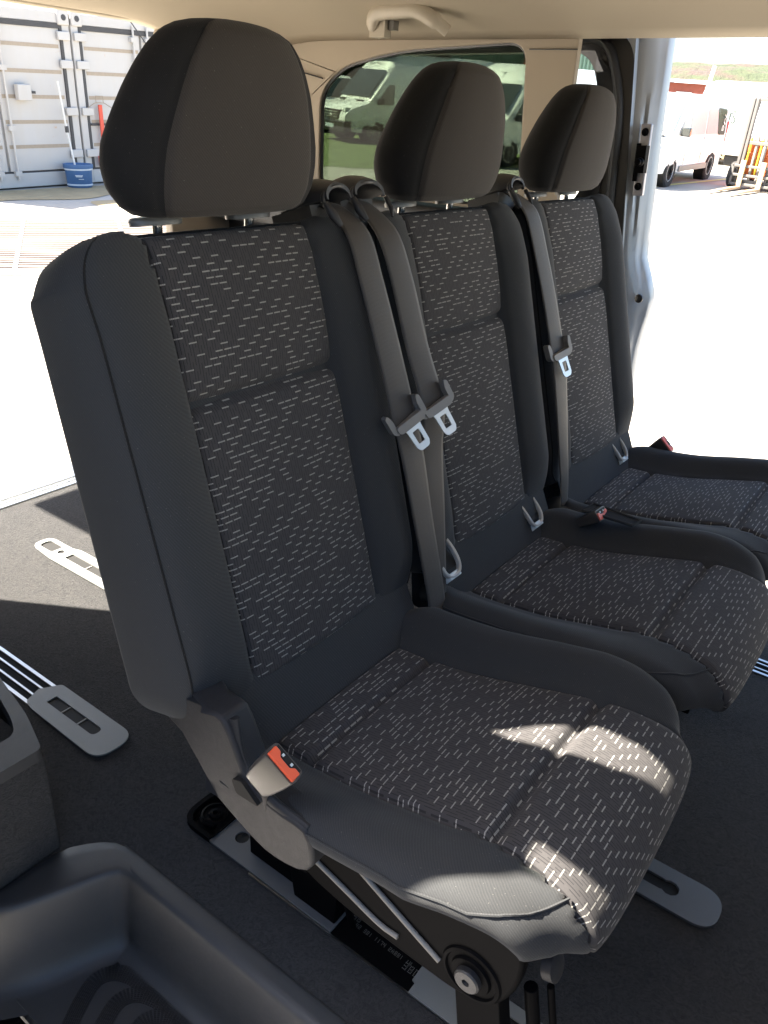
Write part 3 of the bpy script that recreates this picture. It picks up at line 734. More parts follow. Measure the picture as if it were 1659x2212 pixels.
    prof_h = [  # z, half width, front x, back x, seam half width
        (.612, .116, -.136, -.196, .100), (.614, .128, -.127, -.206, .106), (.622, .140, -.116, -.218, .114), (.640, .1525, -.108, -.229, .120), (.665, .157, -.103, -.234, .121), (.69, .1545, -.100, -.232, .118),
        (.72, .143, -.096, -.224, .110), (.75, .130, -.093, -.213, .100), (.775, .116, -.093, -.202, .089), (.795, .101, -.095, -.192, .077), (.808, .086, -.099, -.183, .065), (.8150, .070, -.106, -.176, .054), (.8192, .052, -.113, -.168, .040), (.8214, .034, -.120, -.161, .026), (.8222, .018, -.128, -.153, .014), (.8225, .006, -.136, -.145, .004)]
    zz = [0.612 + (.8225 - .612) * (1 - cos(pi * i / 50)) / 2 for i in range(51)]
    HZ = lambda z: z - .006 * smooth((z - .62) / .2)
    tabv = lambda z, c: interp([(p[0], p[c]) for p in prof_h], z)
    sm = lambda z, c: (tabv(z - .006, c) + tabv(z, c) * 2 + tabv(z + .006, c)) / 4 if .632 < z < .800 else tabv(z, c)
    NA, NB = 26, 44; NH = NA + NB; YO = .000
    vs = []; fs = []; mi = []
    for z in zz:
        w, f, b, sw = sm(z, 1), sm(z, 2), sm(z, 3), sm(z, 4); cx = (f + b) / 2; dx = (f - b) / 2
        ey, ex = 2 / 2.35, 2 / 2.5
        ts = math.asin(min(.985, (min(sw, w * .93) / w) ** (1 / ey)))
        for k in range(NH):
            if k <= NA: th = -ts + 2 * ts * k / NA
            else: th = ts + (2 * pi - 2 * ts) * (k - NA) / NB
            c, s_ = cos(th), sin(th)
            X = cx + dx * abs(c) ** ex * (1 if c > 0 else -1); Y = w * abs(s_) ** ey * (1 if s_ > 0 else -1)
            if k in (0, NA): X -= .0035 * min(1, w / .07) ** 2; Y -= .0035 * min(1, w / .07) ** 2 * (1 if Y > 0 else -1)
            if X < cx and False: pass
            vs.append(P(X, Y + YO, HZ(z)))
    for i in range(len(zz) - 1):
        for k in range(NH):
            k2 = (k + 1) % NH; fs.append((i * NH + k, i * NH + k2, (i + 1) * NH + k2, (i + 1) * NH + k)); mi.append(0 if k < NA else 1)
    mb = MB(); mb.add(vs, fs); mb.m = mi[:]
    mb.f.append(tuple(range(NH - 1, -1, -1))); mb.m.append(0); mb.f.append(tuple((len(zz) - 1) * NH + k for k in range(NH))); mb.m.append(0)
    hr = mb.build('headrest', [MAT['fabric_head_bounce'], MAT['fabric_side']], root, ang=80)
    for yy in (-.084, .068):
        mb = MB(); mb.tube([P(-.186, yy, .575), P(-.184, yy, .62)], .0062, 14); mb.build('post', MAT['chrome'], hr)
        mb = MB(); M = Matrix.Translation(P(-.187, yy, .6035)) @ Matrix.Rotation(radians(-6), 4, 'Y')
        el = lambda r, z: [M @ Vector((r * .55 * cos(2 * pi * k / 28), r * sin(2 * pi * k / 28) * (1.0), z)) for k in range(28)]
        mb.loft([el(.036, -.004), el(.037, .001), el(.034, .005), el(.022, .006), el(.012, .0045)]); mb.build('post_collar', MAT['collar'], hr)
    return root
def copy_tree(o, dy, parent=None):
    c = o.copy(); COL.objects.link(c)
    if parent is not None: c.parent = parent
    else: c.matrix_world = MV @ Matrix.Translation((0, dy, 0)) @ MV.inverted() @ o.matrix_world
    for ch in list(o.children): copy_tree(ch, dy, c)
    return c
seat1 = make_seat(0)
seat2 = copy_tree(seat1, .505); seat2['label'] = 'middle seat of the row, between the paired belts and the single belt'
seat3 = copy_tree(seat1, 1.0); seat3['label'] = 'dark grey fabric van seat, farthest of the row, next to the open far sliding door'
OS = Vector((.12, .25, FZ))
# --- recliner cover, side frame and hardware on the nearest seat (built in van axes, parented to seat 1)
seat1['o'] = list(OS)
mb = MB()
rc_poly = [(-.085, .06), (.0, .09), (.05, .098), (.077, .103), (.095, .073), (.110, .042), (.125, .026), (.16, .016), (.206, .014), (.218, -.02), (.213, -.045), (.19, -.060), (.15, -.065), (.117, -.056), (.06, -.030), (.005, -.005), (-.05, .018), (-.085, .036)]
mb.prism([tuple(p.xy) for p in catmull([(x, z, 0) for x, z in rc_poly + rc_poly[:1]], 44)][:-1], -.002, .040, 0, XZ(0))
mb.v = [(v[0], v[1] + .022 * smooth((.055 - v[0]) / .05), v[2]) for v in mb.v]
rcv = mb.build('recliner_cover', MAT['cover_plastic'], seat1, bevel=.005, ang=50)
mb = MB()  # raised lip along the upper edge with dark slot
mb.tube(catmull([(.083, .012, .098), (.094, .008, .060), (.110, .006, .034), (.150, .004, .018), (.205, .006, .008)], 30), [.0055] * 31, 10, flat=1.5); mb.build('cover_lip', MAT['cover_plastic'], rcv)
mb = MB(); mb.prism(roundpoly([(.096, .026), (.112, .032), (.140, .010), (.104, .008)], .004, 4), -.0075, 0, 0, XZ(0)); mb.build('cover_slot', MAT['void'], rcv, smooth=False)
mb = MB()
arm = roundpoly([(.10, -.045), (.17, -.030), (.36, -.035), (.43, -.040, .02), (.452, -.075, .03), (.450, -.135, .04), (.425, -.188, .035), (.380, -.203, .035), (.29, -.202, .05), (.20, -.196, .04), (.13, -.180, .03), (.09, -.12, .03)], .02, 8)
mb.prism(arm, .078, .098, 0, XZ(0)); fr = mb.build('side_frame', MAT['black_metal'], seat1, bevel=.005, ang=40)
def rib(a, wdt=.0042):
    mb = MB(); mb.tube(catmull([(x, .0765, z) for x, z in a], 24), wdt, 10, flat=1.0); mb.build('frame_rib', MAT['satin'], fr)
rib([(.144, -.138), (.205, -.157), (.262, -.175), (.292, -.176)], .0036); rib([(.198, -.090), (.284, -.133), (.352, -.166)], .0036)
HM = Matrix.Translation((.394, .079, -.153)) @ Matrix.Scale(.80, 4) @ Matrix.Rotation(radians(90), 4, 'X')
mb = MB(); mb.lathe([(.050, 0), (.047, .005), (.042, .006), (.040, .002), (.033, .002), (.031, .007), (.024, .008)], 40, HM); hub = mb.build('hinge_hub', MAT['black_metal'], fr)
mb = MB(); mb.lathe([(.0205, .005), (.0205, .016), (.018, .0185), (.006, .0185), (.005, .013), (.002, .013)], 28, HM); mb.build('hinge_bolt', MAT['dark_plastic'], hub)
mb = MB()
mb.prism([(.370, -.19), (.430, -.18), (.470, FZ + .008), (.405, FZ + .008)], .085, .110, 0, XZ(0)); mb.tube([(.452, .120, -.17), (.50, .120, FZ + .01)], .009, 10); mb.tube([(.470, .135, -.17), (.52, .135, FZ + .01)], .005, 10)
mb.build('leg', MAT['black_metal'], seat1, bevel=.004)
mb = MB(); mb.prism([(.00, -.06), (.14, -.12), (.125, -.24), (.115, FZ + .008), (.030, FZ + .008), (.005, -.25)], .175, .225, 0, XZ(0)); mb.box((-.085, .190, FZ + .008), (.02, .232, FZ + .06)); mb.box((.03, .10, -.22), (.12, .18, -.10)); mb.tube([(.10, .17, -.2), (.14, .19, FZ + .01)], .006, 8); mb.build('leg', MAT['black_metal'], seat1, bevel=.004)
mb = MB(); mb.lathe([(.017, 0), (.017, .012), (.012, .014)], 20, Matrix.Translation((.466, .115, -.110)) @ Matrix.Rotation(radians(70), 4, 'Y')); mb.build('bolt_head', MAT['cover_plastic'], fr)
mb = MB(); mb.box((.0, .11, -.13), (.42, .46, -.10)); mb.box((.36, .40, FZ + .01), (.42, .44, -.11)); mb.box((.04, .40, FZ + .01), (.10, .44, -.11)); mb.build('base_frame', MAT['black_metal'], seat1, bevel=.004)
for st, dy in ((seat2, .505), (seat3, 1.0)):
    st['o'] = [OS.x, OS.y + dy, OS.z]
    mb = MB(); mb.box((.0, dy + .05, -.16), (.42, dy + .46, -.10)); mb.box((.34, dy + .05, FZ + .01), (.40, dy + .09, -.11)); mb.box((.02, dy + .05, FZ + .01), (.08, dy + .09, -.11)); mb.build('base_frame', MAT['black_metal'], st, bevel=.004)
# --- belt guides on the shoulders
def guide(parent, x, y, z, rz, w=.068):
    mb = MB(); M = Matrix.Translation((x, y, z)) @ Matrix.Rotation(radians(rz), 4, 'Z') @ Matrix.Rotation(radians(-18), 4, 'Y')
    # hood: arched shell open to the front
    rings = []
    for i in range(13):
        t = i / 12; xx = -.055 + .085 * t; hh = .034 * sin(pi * (.25 + .55 * t)) ; ww = w * (.46 + .12 * sin(pi * t))
        ring = []
        for k in range(15):
            a = pi * k / 14; ring.append(M @ Vector((xx, -ww * cos(a), -.018 + hh * sin(a) ** .8 + .012)))
        for k in range(14, -1, -1):
            a = pi * k / 14; ring.append(M @ Vector((xx, -(ww - .004) * cos(a), -.018 + (hh - .005) * sin(a) ** .8 + .010)))
        rings.append(ring)
    mb.loft(rings)
    lip = [M @ Vector((.030 - .006 * abs(cos(pi * k / 20)), -w * .5 * cos(pi * k / 20), -.010 + .020 * sin(pi * k / 20) ** .8)) for k in range(21)]
    mb.tube(lip, .0032, 8)
    low = [M @ Vector((.032, -w * .5 * cos(pi * k / 20), -.010 - .030 * sin(pi * k / 20) ** .6)) for k in range(5)] 
    mb.tube([M @ Vector((.028, -w * .52, -.012)), M @ Vector((.036, -w * .50, -.03)), M @ Vector((.040, -w * .40, -.045))], [.005, .007, .004], 10)
    mb.tube([M @ Vector((.028, w * .52, -.012)), M @ Vector((.036, w * .50, -.03)), M @ Vector((.040, w * .42, -.042))], [.004, .004, .002], 10)
    mb.box((-.07, -w * .5, -.05), (.0, w * .5, -.008), 0, M)
    return mb.build('belt_guide', MAT['dark_plastic'], parent, ang=45)
guide(seat1, -.168, .447, .622, 6); guide(seat2, -.165, .520, .626, -6); guide(seat3, -.180, 1.012, .622, 0, .060)
# --- isofix guides at the base of each far backrest
def isofix(parent, x, y, z):
    M = Matrix.Translation((x, y, z)) @ Matrix.Rotation(radians(38), 4, 'Y') @ Matrix.Scale(1.3, 4)
    mb = MB()
    path = [M @ Vector(p) for p in ((-.030, -.021, .008), (-.008, -.0205, .009), (.010, -.019, .007), (.020, -.0165, .004), (.026, -.010, .002), (.0275, 0, .001), (.026, .010, .002), (.020, .0165, .004), (.010, .019, .007), (-.008, .0205, .009), (-.030, .021, .008))]
    mb.tube(catmull(path, 40), .0036, 8, flat=1.5)
    g = mb.build('anchor_guide', MAT['silver_plastic'], parent)
    mb = MB(); mb.box((-.030, -.018, -.004), (.018, .018, .002), 0, M); mb.build('anchor_slot', MAT['void'], g)
    mb = MB(); mb.box((.0225, -.013, -.009), (.031, .013, .0035), 0, M); mb.build('anchor_tab', MAT['tab_white'], g, bevel=.002)
    return g, M
def text(body, size, M, mat, parent, name='lettering', ext=.0004, sx=1.0):
    cu = bpy.data.curves.new(name, 'FONT'); cu.body = body; cu.size = size; cu.extrude = ext; cu.align_x = 'CENTER'; cu.align_y = 'CENTER'
    tmp = bpy.data.objects.new('tmp', cu); COL.objects.link(tmp)
    dg = bpy.context.evaluated_depsgraph_get(); me = bpy.data.meshes.new_from_object(tmp.evaluated_get(dg)); bpy.data.objects.remove(tmp)
    me.materials.clear(); me.materials.append(mat); o0 = Vector(parent['o']) if parent is not None else Vector((0, 0, 0))
    for v in me.vertices: v.co = (M @ Vector((v.co.x * sx, v.co.y, v.co.z))) - o0
    o = bpy.data.objects.new(name, me); COL.objects.link(o); o['o'] = list(o0)
    if parent is not None: o.parent = parent
    return o
for st, x, y, z in ((seat2, .026, .552, .056), (seat2, .020, .893, .022), (seat3, .020, 1.372, .022)):
    g, M = isofix(st, x, y, z)
    F = M @ Matrix(((0, 0, 1, .0312), (1, 0, 0, 0), (0, 1, 0, -.003), (0, 0, 0, 1)))
    text('ISOFIX', .0075, F, MAT['cover_plastic'], g)
# --- buckles
def buckle(parent, M, mat_btn, L=.062):
    mb = MB(); pts = [(-.022, -.012), (.022, -.012), (.024, 0), (.022, .012), (-.022, .012), (-.024, 0)]
    rings = []
    for z, s in ((-L, .72), (-L + .012, .86), (-.02, .97), (-.003, 1.0), (0, .98)): rings.append([M @ Vector((x * s, y * (s if s < .99 else 1), z)) for x, y in roundpoly(pts, .004, 4)])
    mb.loft(rings); b = mb.build('buckle', MAT['buckle_black'], parent, ang=50)
    mb = MB()
    mb.prism(roundpoly([(-.0205, -.0095), (.0205, -.0095), (.0205, .0055), (.012, .0055), (.008, .000), (-.008, .000), (-.012, .0055), (-.0205, .0055)], .002, 4), -.004, .0025, 0, M)
    mb.build('release_button', mat_btn, b, bevel=.0012)
    mb = MB(); mb.box((-.019, .0015, -.004), (.019, .0100, .0008), 0, M); mb.build('tongue_slot', MAT['void'], b, smooth=False)
    mb = MB(); mb.box((-.0085, .0035, 0), (-.0055, .0065, .0022), 0, M); mb.box((.0055, .0035, 0), (.0085, .0065, .0022), 0, M); mb.build('latch_pin', MAT['tab_white'], b, smooth=False)
    return b
# near buckle: face looks up and forward, button side towards the door
def frameM(o, zdir, xdir):
    z = Vector(zdir).normalized(); x = Vector(xdir); x = (x - z * x.dot(z)).normalized(); y = z.cross(x)
    return Matrix(((x.x, y.x, z.x, o[0]), (x.y, y.y, z.y, o[1]), (x.z, y.z, z.z, o[2]), (0, 0, 0, 1)))
buckle(seat1, frameM((.172, .002, .090), (.60, .12, .79), (.77, .10, -.62)), MAT['orange'], .055)
mb = MB(); mb.tube(catmull([(.150, .000, .055), (.145, .005, .02), (.155, .02, -.05), (.16, .05, -.12)], 14), .010, 8, flat=.3); mb.build('buckle_strap', MAT['belt'], seat1)
buckle(seat2, frameM((.160, .940, .046), (.80, .02, .60), (.10, 1, .0)), MAT['red_button'], .05)
buckle(seat3, frameM((.112, 1.494, .026), (.62, -.15, .70), (.80, .0, -.60)), MAT['red_button'], .06)
# open pocket in the fabric around the middle buckle
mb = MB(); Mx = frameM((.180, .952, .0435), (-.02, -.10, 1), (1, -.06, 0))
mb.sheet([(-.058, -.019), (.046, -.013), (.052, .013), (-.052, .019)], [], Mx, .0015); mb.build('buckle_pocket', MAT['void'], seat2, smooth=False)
mb = MB(); mb.tube([Mx @ Vector(p) for p in ((-.058, -.019, .001), (.046, -.013, .001), (.052, .013, .001), (-.052, .019, .001))], .0035, 8, closed=True); mb.build('pocket_edge', MAT['fabric'], seat2)
# --- seat belts
def belt_thing(loc, label, path, widths, tz, name='seat_belt', twist=0, rot=0, tang=0):
    root = empty(name, loc, label, 'seat belt', 'seat belts hanging over the seat backs')
    pts = catmull(path, 90); mb = MB(); vs = []; uv = []; L = 0; N = len(pts)
    for i, p in enumerate(pts):
        t = (pts[min(i + 1, N - 1)] - pts[max(i - 1, 0)]).normalized()
        if i: L += (p - pts[i - 1]).length
        f = i / (N - 1); ang = interp(twist, f); w = interp(widths, f)
        side = Vector((sin(ang), cos(ang), 0)); side = (side - t * side.dot(t)).normalized(); n = t.cross(side)
        for k in range(9):
            u = -1 + 2 * k / 8; vs.append(p + side * (u * w) - n * (.0014 * u * u)); uv.append((u * w, L))
    fs = [(i * 9 + k, i * 9 + k + 1, (i + 1) * 9 + k + 1, (i + 1) * 9 + k) for i in range(N - 1) for k in range(8)]
    mb.add(vs, fs, 0, uv); o = mb.build('webbing', MAT['belt'], root)
    so = o.modifiers.new('thick', 'SOLIDIFY'); so.thickness = .0014; so.offset = 0
    tongue_i = next(i for i, q in enumerate(pts) if q.z < tz) / (N - 1)
    p = pts[int(tongue_i * (N - 1))]; t = (pts[int(tongue_i * (N - 1)) + 1] - pts[int(tongue_i * (N - 1)) - 1]).normalized()
    side = Vector((sin(rot), cos(rot), 0)); side = (side - t * side.dot(t)).normalized(); n = side.cross(-t); n = n if n.x > 0 else -n
    M = Matrix(((side.x, -t.x, n.x, p.x), (side.y, -t.y, n.y, p.y), (side.z, -t.z, n.z, p.z), (0, 0, 0, 1))) @ Matrix.Rotation(tang, 4, 'Z')
    mb = MB()   # plastic grip: wide bar with raised ears either side of the webbing
    mb.prism(roundpoly([(-.027, -.006, .006), (.027, -.006, .006), (.025, -.020, .010), (-.025, -.020, .010)], .004, 5), -.003, .011, 0, M)
    mb.prism(roundpoly([(-.034, -.014, .008), (-.034, .016, .006), (-.028, .018, .003), (-.0245, .006, .002), (-.0245, -.020, .005)], .004, 5), -.006, .008, 0, M)
    mb.prism(roundpoly([(.034, -.014, .008), (.034, .016, .006), (.028, .018, .003), (.0245, .006, .002), (.0245, -.020, .005)], .004, 5), -.006, .008, 0, M)
    g = mb.build('tongue_grip', MAT['tongue_plastic'], root, bevel=.0028)
    mb = MB(); mb.sheet(roundpoly([(-.016, -.016, .002), (.016, -.016, .002), (.0135, -.024, .006), (.0125, -.052, .001), (.0085, -.060, .004), (-.0085, -.060, .004), (-.0125, -.052, .001), (-.0135, -.024, .006)], .003, 5),
                        [roundpoly([(-.0060, -.028), (.0060, -.028), (.0060, -.049), (-.0060, -.049)], .0018, 4)], M @ Matrix.Translation((0, 0, .003)) @ Matrix.Rotation(radians(-6), 4, 'X'), .0026)
    mb.build('metal_tongue', MAT['satin_bright'], root, bevel=.0008)
    return root
plain('satin_bright', (.68, .69, .67), .34, .7)
belt_thing((.05, .505, .0), 'left belt of the crossing pair, lying over the bolster of the nearest seat',
           [(-.168, .452, .615), (-.145, .458, .607), (-.108, .460, .578), (-.078, .458, .515), (-.043, .461, .42), (-.012, .466, .325), (.004, .473, .265), (.030, .482, .15), (.056, .494, .03), (.066, .498, -.03)],
           [(0, .018), (.1, .0235), (1, .0235)], .335, twist=[(0, .1), (.2, .15), (.5, .25), (.75, .05), (1, .0)], rot=.45, tang=radians(18))
belt_thing((.04, .525, .0), 'right belt of the crossing pair, lying against the middle seat',
           [(-.166, .520, .618), (-.140, .521, .607), (-.100, .521, .575), (-.070, .521, .515), (-.034, .521, .42), (.003, .520, .335), (.012, .518, .255), (.030, .516, .15), (.050, .514, .02), (.055, .514, -.03)],
           [(0, .018), (.1, .0235), (1, .022)], .345, twist=[(0, .1), (.2, .15), (.5, .28), (.8, .1), (1, .0)], rot=.45, tang=radians(18))
belt_thing((.04, 1.02, .0), 'single grey belt hanging between the middle and the far seat back',
           [(-.176, 1.012, .618), (-.152, 1.014, .608), (-.116, 1.018, .58), (-.082, 1.020, .50), (-.052, 1.021, .42), (-.022, 1.022, .33), (-.006, 1.022, .275), (.015, 1.021, .18), (.040, 1.020, .06), (.050, 1.018, .0)],
           [(0, .018), (.1, .0235), (.6, .0225), (1, .012)], .335, twist=[(0, .1), (.5, .18), (.75, .15), (1, .2)], rot=.3, tang=radians(8))

# ================================================================== THE YARD (world axes, ground at z = 0)
def ground_mat():
    t = NT('concrete'); n1 = t.noise(.9, 6, .65); n2 = t.noise(14, 4); n3 = t.noise(.25, 3, .6, dist=2)
    c = t.mix(n1, (.22, .205, .18), (.40, .385, .35)); c = t.mix(t.math('MULTIPLY', n2, .4), c, (.33, .31, .28))
    st = t.ramp(n3, [(.46, (0, 0, 0)), (.60, (1, 1, 1))]); c = t.mix(t.math('MULTIPLY', st, .25), c, (.20, .17, .12))
    MAT['concrete'] = t.set(Base_Color=c, Roughness=.9, Normal=t.bump(n2, .3, .004))
ground_mat()
mb = MB(); N = 60
gr = []
for i in range(N + 1):
    for j in range(N + 1):
        s = lambda k: (abs(k) ** 2.2) * (1 if k > 0 else -1)
        gr.append((s((i / N) * 2 - 1) * 400, s((j / N) * 2 - 1) * 400, 0))
mb.add(gr, [(i * (N + 1) + j, (i + 1) * (N + 1) + j, (i + 1) * (N + 1) + j + 1, i * (N + 1) + j + 1) for i in range(N) for j in range(N)])
tag(mb.build('ground', MAT['concrete'], smooth=False), 'sunlit pale concrete yard around the van', 'ground', kind='structure')
plain('grass_green', (.10, .13, .045), .95, var=.4, scale=6, bump=.3); plain('stain', (.11, .085, .05), .9, var=.4, scale=5); plain('shadow_brown', (.30, .24, .14), .9, var=.3, scale=4)
# a worn gravel apron with grass, seen through the tinted window
mb = MB(); mb.prism(roundpoly([(-30, 8), (-9.2, 12.3), (-8, 18), (-9, 26), (-14, 32), (-40, 34)], 3, 6), .003, .006, top_only=True)
tag(mb.build('gravel', MAT['grass_green'], smooth=False), 'green tinged gravel area behind the van', 'gravel', kind='structure')
mb = MB(); mb.prism(roundpoly([(-10.4, 3.0), (-9.9, 7.4), (-8.95, 7.8), (-9.3, 6.8), (-9.0, 6.1), (-9.45, 5.2), (-9.2, 4.4), (-9.6, 3)], .3, 5), .004, .007, top_only=True)  # container's shadow along its foot, painted as a brown strip
mb.prism(roundpoly([(-8.9, 6.0), (-8.6, 7.2), (-8.1, 7.0), (-8.4, 5.9)], .2, 5), .004, .007, top_only=True)
tag(mb.build('painted_shadow', MAT['shadow_brown'], smooth=False), 'container shadow painted as a brown strip on the concrete, with a loose brown patch', 'stain', kind='structure')
mb = MB(); 
for a, b, w in (((-5.2, 16.6), (-4.6, 21.5), .06), ((-4.35, 15.2), (-3.9, 19.5), .0)):
    if w:
        d = (Vector(b) - Vector(a)).normalized(); n = Vector((-d.y, d.x)) * w
        mb.prism([tuple(Vector(a) - n), tuple(Vector(b) - n), tuple(Vector(b) + n), tuple(Vector(a) + n)], .004, .008, top_only=True)
plain('road_yellow', (.6, .55, .2), .8)
tag(mb.build('painted_line', MAT['road_yellow'], smooth=False), 'faded yellow line painted beside the white van', 'painted line', kind='structure')
# steel drain grating
plain('grate', (.17, .14, .12), .6, var=.2); plain('grate_dark', (.045, .030, .025), .9)
gt = empty('drain_grate', (-7.1, 4.0, 0), 'long brown slatted drain grating set in the concrete', 'grating', van=False)
mb = MB(); A = Vector((-8.30, 3.2)); ux = Vector((.86, -.50)).normalized()
GM = Matrix(((.83, .55, 0, -9.0), (-.55, .83, 0, 3.15), (0, 0, 1, 0), (0, 0, 0, 1)))
mb.box((0, 0, .004), (2.4, 4.6, .008), 0, GM); mb.build('grate_bed', MAT['grate_dark'], gt, smooth=False)
mb = MB()
for i in range(25): mb.box((.02 + i * .096, .0, .010), (.02 + i * .096 + .052, 4.6, .022), 0, GM)
mb.build('grate_bars', MAT['grate'], gt, smooth=False)
mb = MB()
for j in range(0, 5): mb.box((0, 1.0 * j - .02 + .75, .0225), (2.4, 1.0 * j + .02 + .75, .026), 0, GM)
mb.box((-.06, 0, .0), (0, 4.6, .027), 0, GM); mb.box((2.4, 0, .0), (2.52, 4.6, .027), 0, GM)
mb.build('grate_frame', MAT['alu'], gt, smooth=False)
# --- shipping containers
def cont_mat():
    t = NT('container_paint'); n = t.noise(1.3, 5, .6); n2 = t.noise(9, 5, .7, dist=1)
    mp = t.node('ShaderNodeMapping'); mp.inputs['Scale'].default_value = (6, 6, .5); t.link(t.obj(), mp.inputs[0]); st = t.noise(1.0, 4, .6, vec=mp.outputs[0])
    c = t.mix(n, (.38, .37, .355), (.47, .46, .445)); c = t.mix(t.math('MULTIPLY', t.ramp(st, [(.5, (0, 0, 0)), (.75, (1, 1, 1))]), .35), c, (.42, .38, .32))
    c = t.mix(t.ramp(n2, [(.66, (0, 0, 0)), (.72, (.6, .6, .6))]), c, (.45, .27, .14))
    MAT['container_paint'] = t.set(Base_Color=c, Roughness=.6)
cont_mat(); plain('seal_grey', (.045, .045, .047), .7); plain('container_rib', (.30, .25, .19), .7, var=.15); plain('hose_red', (.55, .06, .03), .5); plain('bucket_blue', (.05, .12, .26), .5); plain('pale', (.42, .47, .52), .5)
def container(y0, y1, label, name='shipping_container', lean=0):
    x = -10.18; H = 2.12
    c = empty(name, (x - 1.5, (y0 + y1) / 2, 0), label, 'container', 'shipping containers beyond the yard', van=False)
    mb = MB()
    mb.box((x - 6, y0 + .05, .02), (x - .04, y1 - .05, H - .02)); mb.build('body', MAT['container_paint'], c, smooth=False)
    mb = MB()
    mb.box((x - .10, y0, 0.02), (x + .02, y0 + .11, H)); mb.box((x - .10, y1 - .11, .02), (x + .02, y1, H))
    mb.box((x - .10, y0 + .11, H - .13), (x + .015, y1 - .11, H)); mb.box((x - .10, y0 + .11, .02), (x + .015, y1 - .11, .20))
    mb.build('end_frame', MAT['container_paint'], c, bevel=.01)
    for yy in (y0, y1 - .17):
        mb = MB(); mb.box((x - .12, yy, H - .15), (x + .05, yy + .17, H + .03)); cf = mb.build('corner_casting', MAT['container_paint'], c, bevel=.02)
        mb = MB(); mb.lathe([(.036, 0), (.036, .004)], 16, Matrix.Translation((x + .05, yy + .085, H - .06)) @ Matrix.Rotation(radians(90), 4, 'Y')); mb.build('casting_hole', MAT['seal_grey'], cf)
    # rubber seals
    mb = MB(); mb.box((x - .03, y0 + .11, H - .19), (x + .022, y1 - .11, H - .13)); mb.box((x - .03, y0 + .11, .20), (x + .022, y0 + .15, H - .19)); mb.box((x - .03, y1 - .15, .20), (x + .022, y1 - .11, H - .19)); mb.box((x - .03, y0 + .11, .19), (x + .012, y1 - .11, .215))
    mb.build('door_seal', MAT['seal_grey'], c, smooth=False)
    ym = (y0 + y1) / 2
    for a, b in ((y0 + .15, ym - .02), (ym + .02, y1 - .15)):
        mb = MB(); mb.box((x - .05, a, .22), (x + .005, b, H - .19)); 
        dpan = mb.build('container_door', MAT['container_paint'], c, bevel=.006)
        mb = MB()
        for k in range(5):
            z = .50 + k * .30; mb.box((x + .005, a + .03, z), (x + .0085, b - .03, z + .045), 0)
        mb.build('door_rib', MAT['container_rib'], dpan, smooth=False)
        for yy in ((b - .13,) if a < ym - .3 else (a + .08,)):
            mb = MB(); mb.tube([(x + .045, yy, .12), (x + .045, yy, H - .08)], .016, 8)
            for z in (.2, .75, 1.45, H - .25): mb.box((x + .004, yy - .045, z - .03), (x + .06, yy + .045, z + .03))
            mb.build('lock_rod', MAT['container_paint'], dpan)
    for yy, z in [(q, z) for q in (y0 + .02, y1 - .20) for z in (.42, .95, 1.52, 1.85)]:
        mb = MB(); mb.box((x + .02, yy, z - .05), (x + .06, yy + .18, z + .05))
        mb.build('hinge', MAT['container_paint'], c, bevel=.008)
    return c
c1 = container(4.62, 6.90, 'pale grey shipping container on the left with the small lock box on its door')
c2 = container(6.93, 9.2, 'pale grey shipping container behind the near headrest with a red lever on its door')
mb = MB(); x = -10.18; mb.box((x + .03, 5.98, 1.08), (x + .12, 6.17, 1.27)); mb.build('lock_box', MAT['container_paint'], c1, bevel=.01)
mb = MB(); mb.box((x + .03, 6.18, 1.16), (x + .05, 6.27, 1.19)); mb.build('dark_bar', MAT['seal_grey'], c1)  # thin dark bar right of the lock box
lv = MB(); lv.box((x + .06, 7.20, .50), (x + .08, 7.26, 1.04)); lv.box((x + .06, 7.12, .24), (x + .08, 7.22, .38)); tag(lv.build('red_lever', MAT['hose_red'], c2, bevel=.004))
mb = MB(); mb.tube([(x + .07, 7.03, 1.00), (x + .07, 7.14, 1.06), (x + .07, 7.22, 1.07), (x + .07, 7.31, 1.06), (x + .07, 7.43, 1.00)], .006, 6); mb.tube([(x + .07, 7.17, 1.06), (x + .07, 7.17, 1.15), (x + .07, 7.29, 1.15), (x + .07, 7.29, 1.06)], .006, 6); mb.build('lever_spring', MAT['container_rib'], c2)
mb = MB(); mb.box((x + .02, 7.08, .77), (x + .035, 7.6, .80)); mb.build('lever_bar', MAT['seal_grey'], c2)
cb = MB(); cb.tube(catmull([(-9.9, 7.6, 2.2), (-9.8, 7.9, 1.8), (-9.7, 8.25, 1.35)], 10), .008, 6); tag(cb.build('cable', MAT['seal_grey']), 'thin dark cable hanging down across the right container', 'cable')
# bucket with mop pole
bk = empty('bucket', (-9.96, 6.66, 0), 'blue plastic bucket with pale trim standing by the containers', 'bucket', van=False)
mb = MB(); BM = Matrix.Translation((-9.96, 6.66, 0)) @ Matrix.Rotation(radians(65), 4, 'Z') @ Matrix.Diagonal((1.15, .8, 1, 1))
mb.lathe([(.125, .0), (.145, .02), (.158, .24), (.175, .27), (.175, .31), (.165, .31), (.150, .25), (.13, .03), (.02, .03)], 28, BM); mb.build('pail', MAT['bucket_blue'], bk)
mb = MB(); 
for z, r in ((.245, .162), (.045, .149)): mb.lathe([(r - .004, z - .012), (r + .004, z - .010), (r + .004, z + .010), (r - .004, z + .012)], 28, BM)
mb.build('pail_band', MAT['pale'], bk)
mb = MB(); Lm = Matrix.Translation((-9.96, 6.66, 0)) @ Matrix.Rotation(radians(-30), 4, 'Z')
for k, (a, b, z) in enumerate(((-.06, .04, .165), (-.05, .03, .152), (-.02, .05, .122))): mb.box((.128, a, z), (.150, b, z + .012 - .003 * k), 0, Lm)
mb.build('pail_label', MAT['pale'], bk)
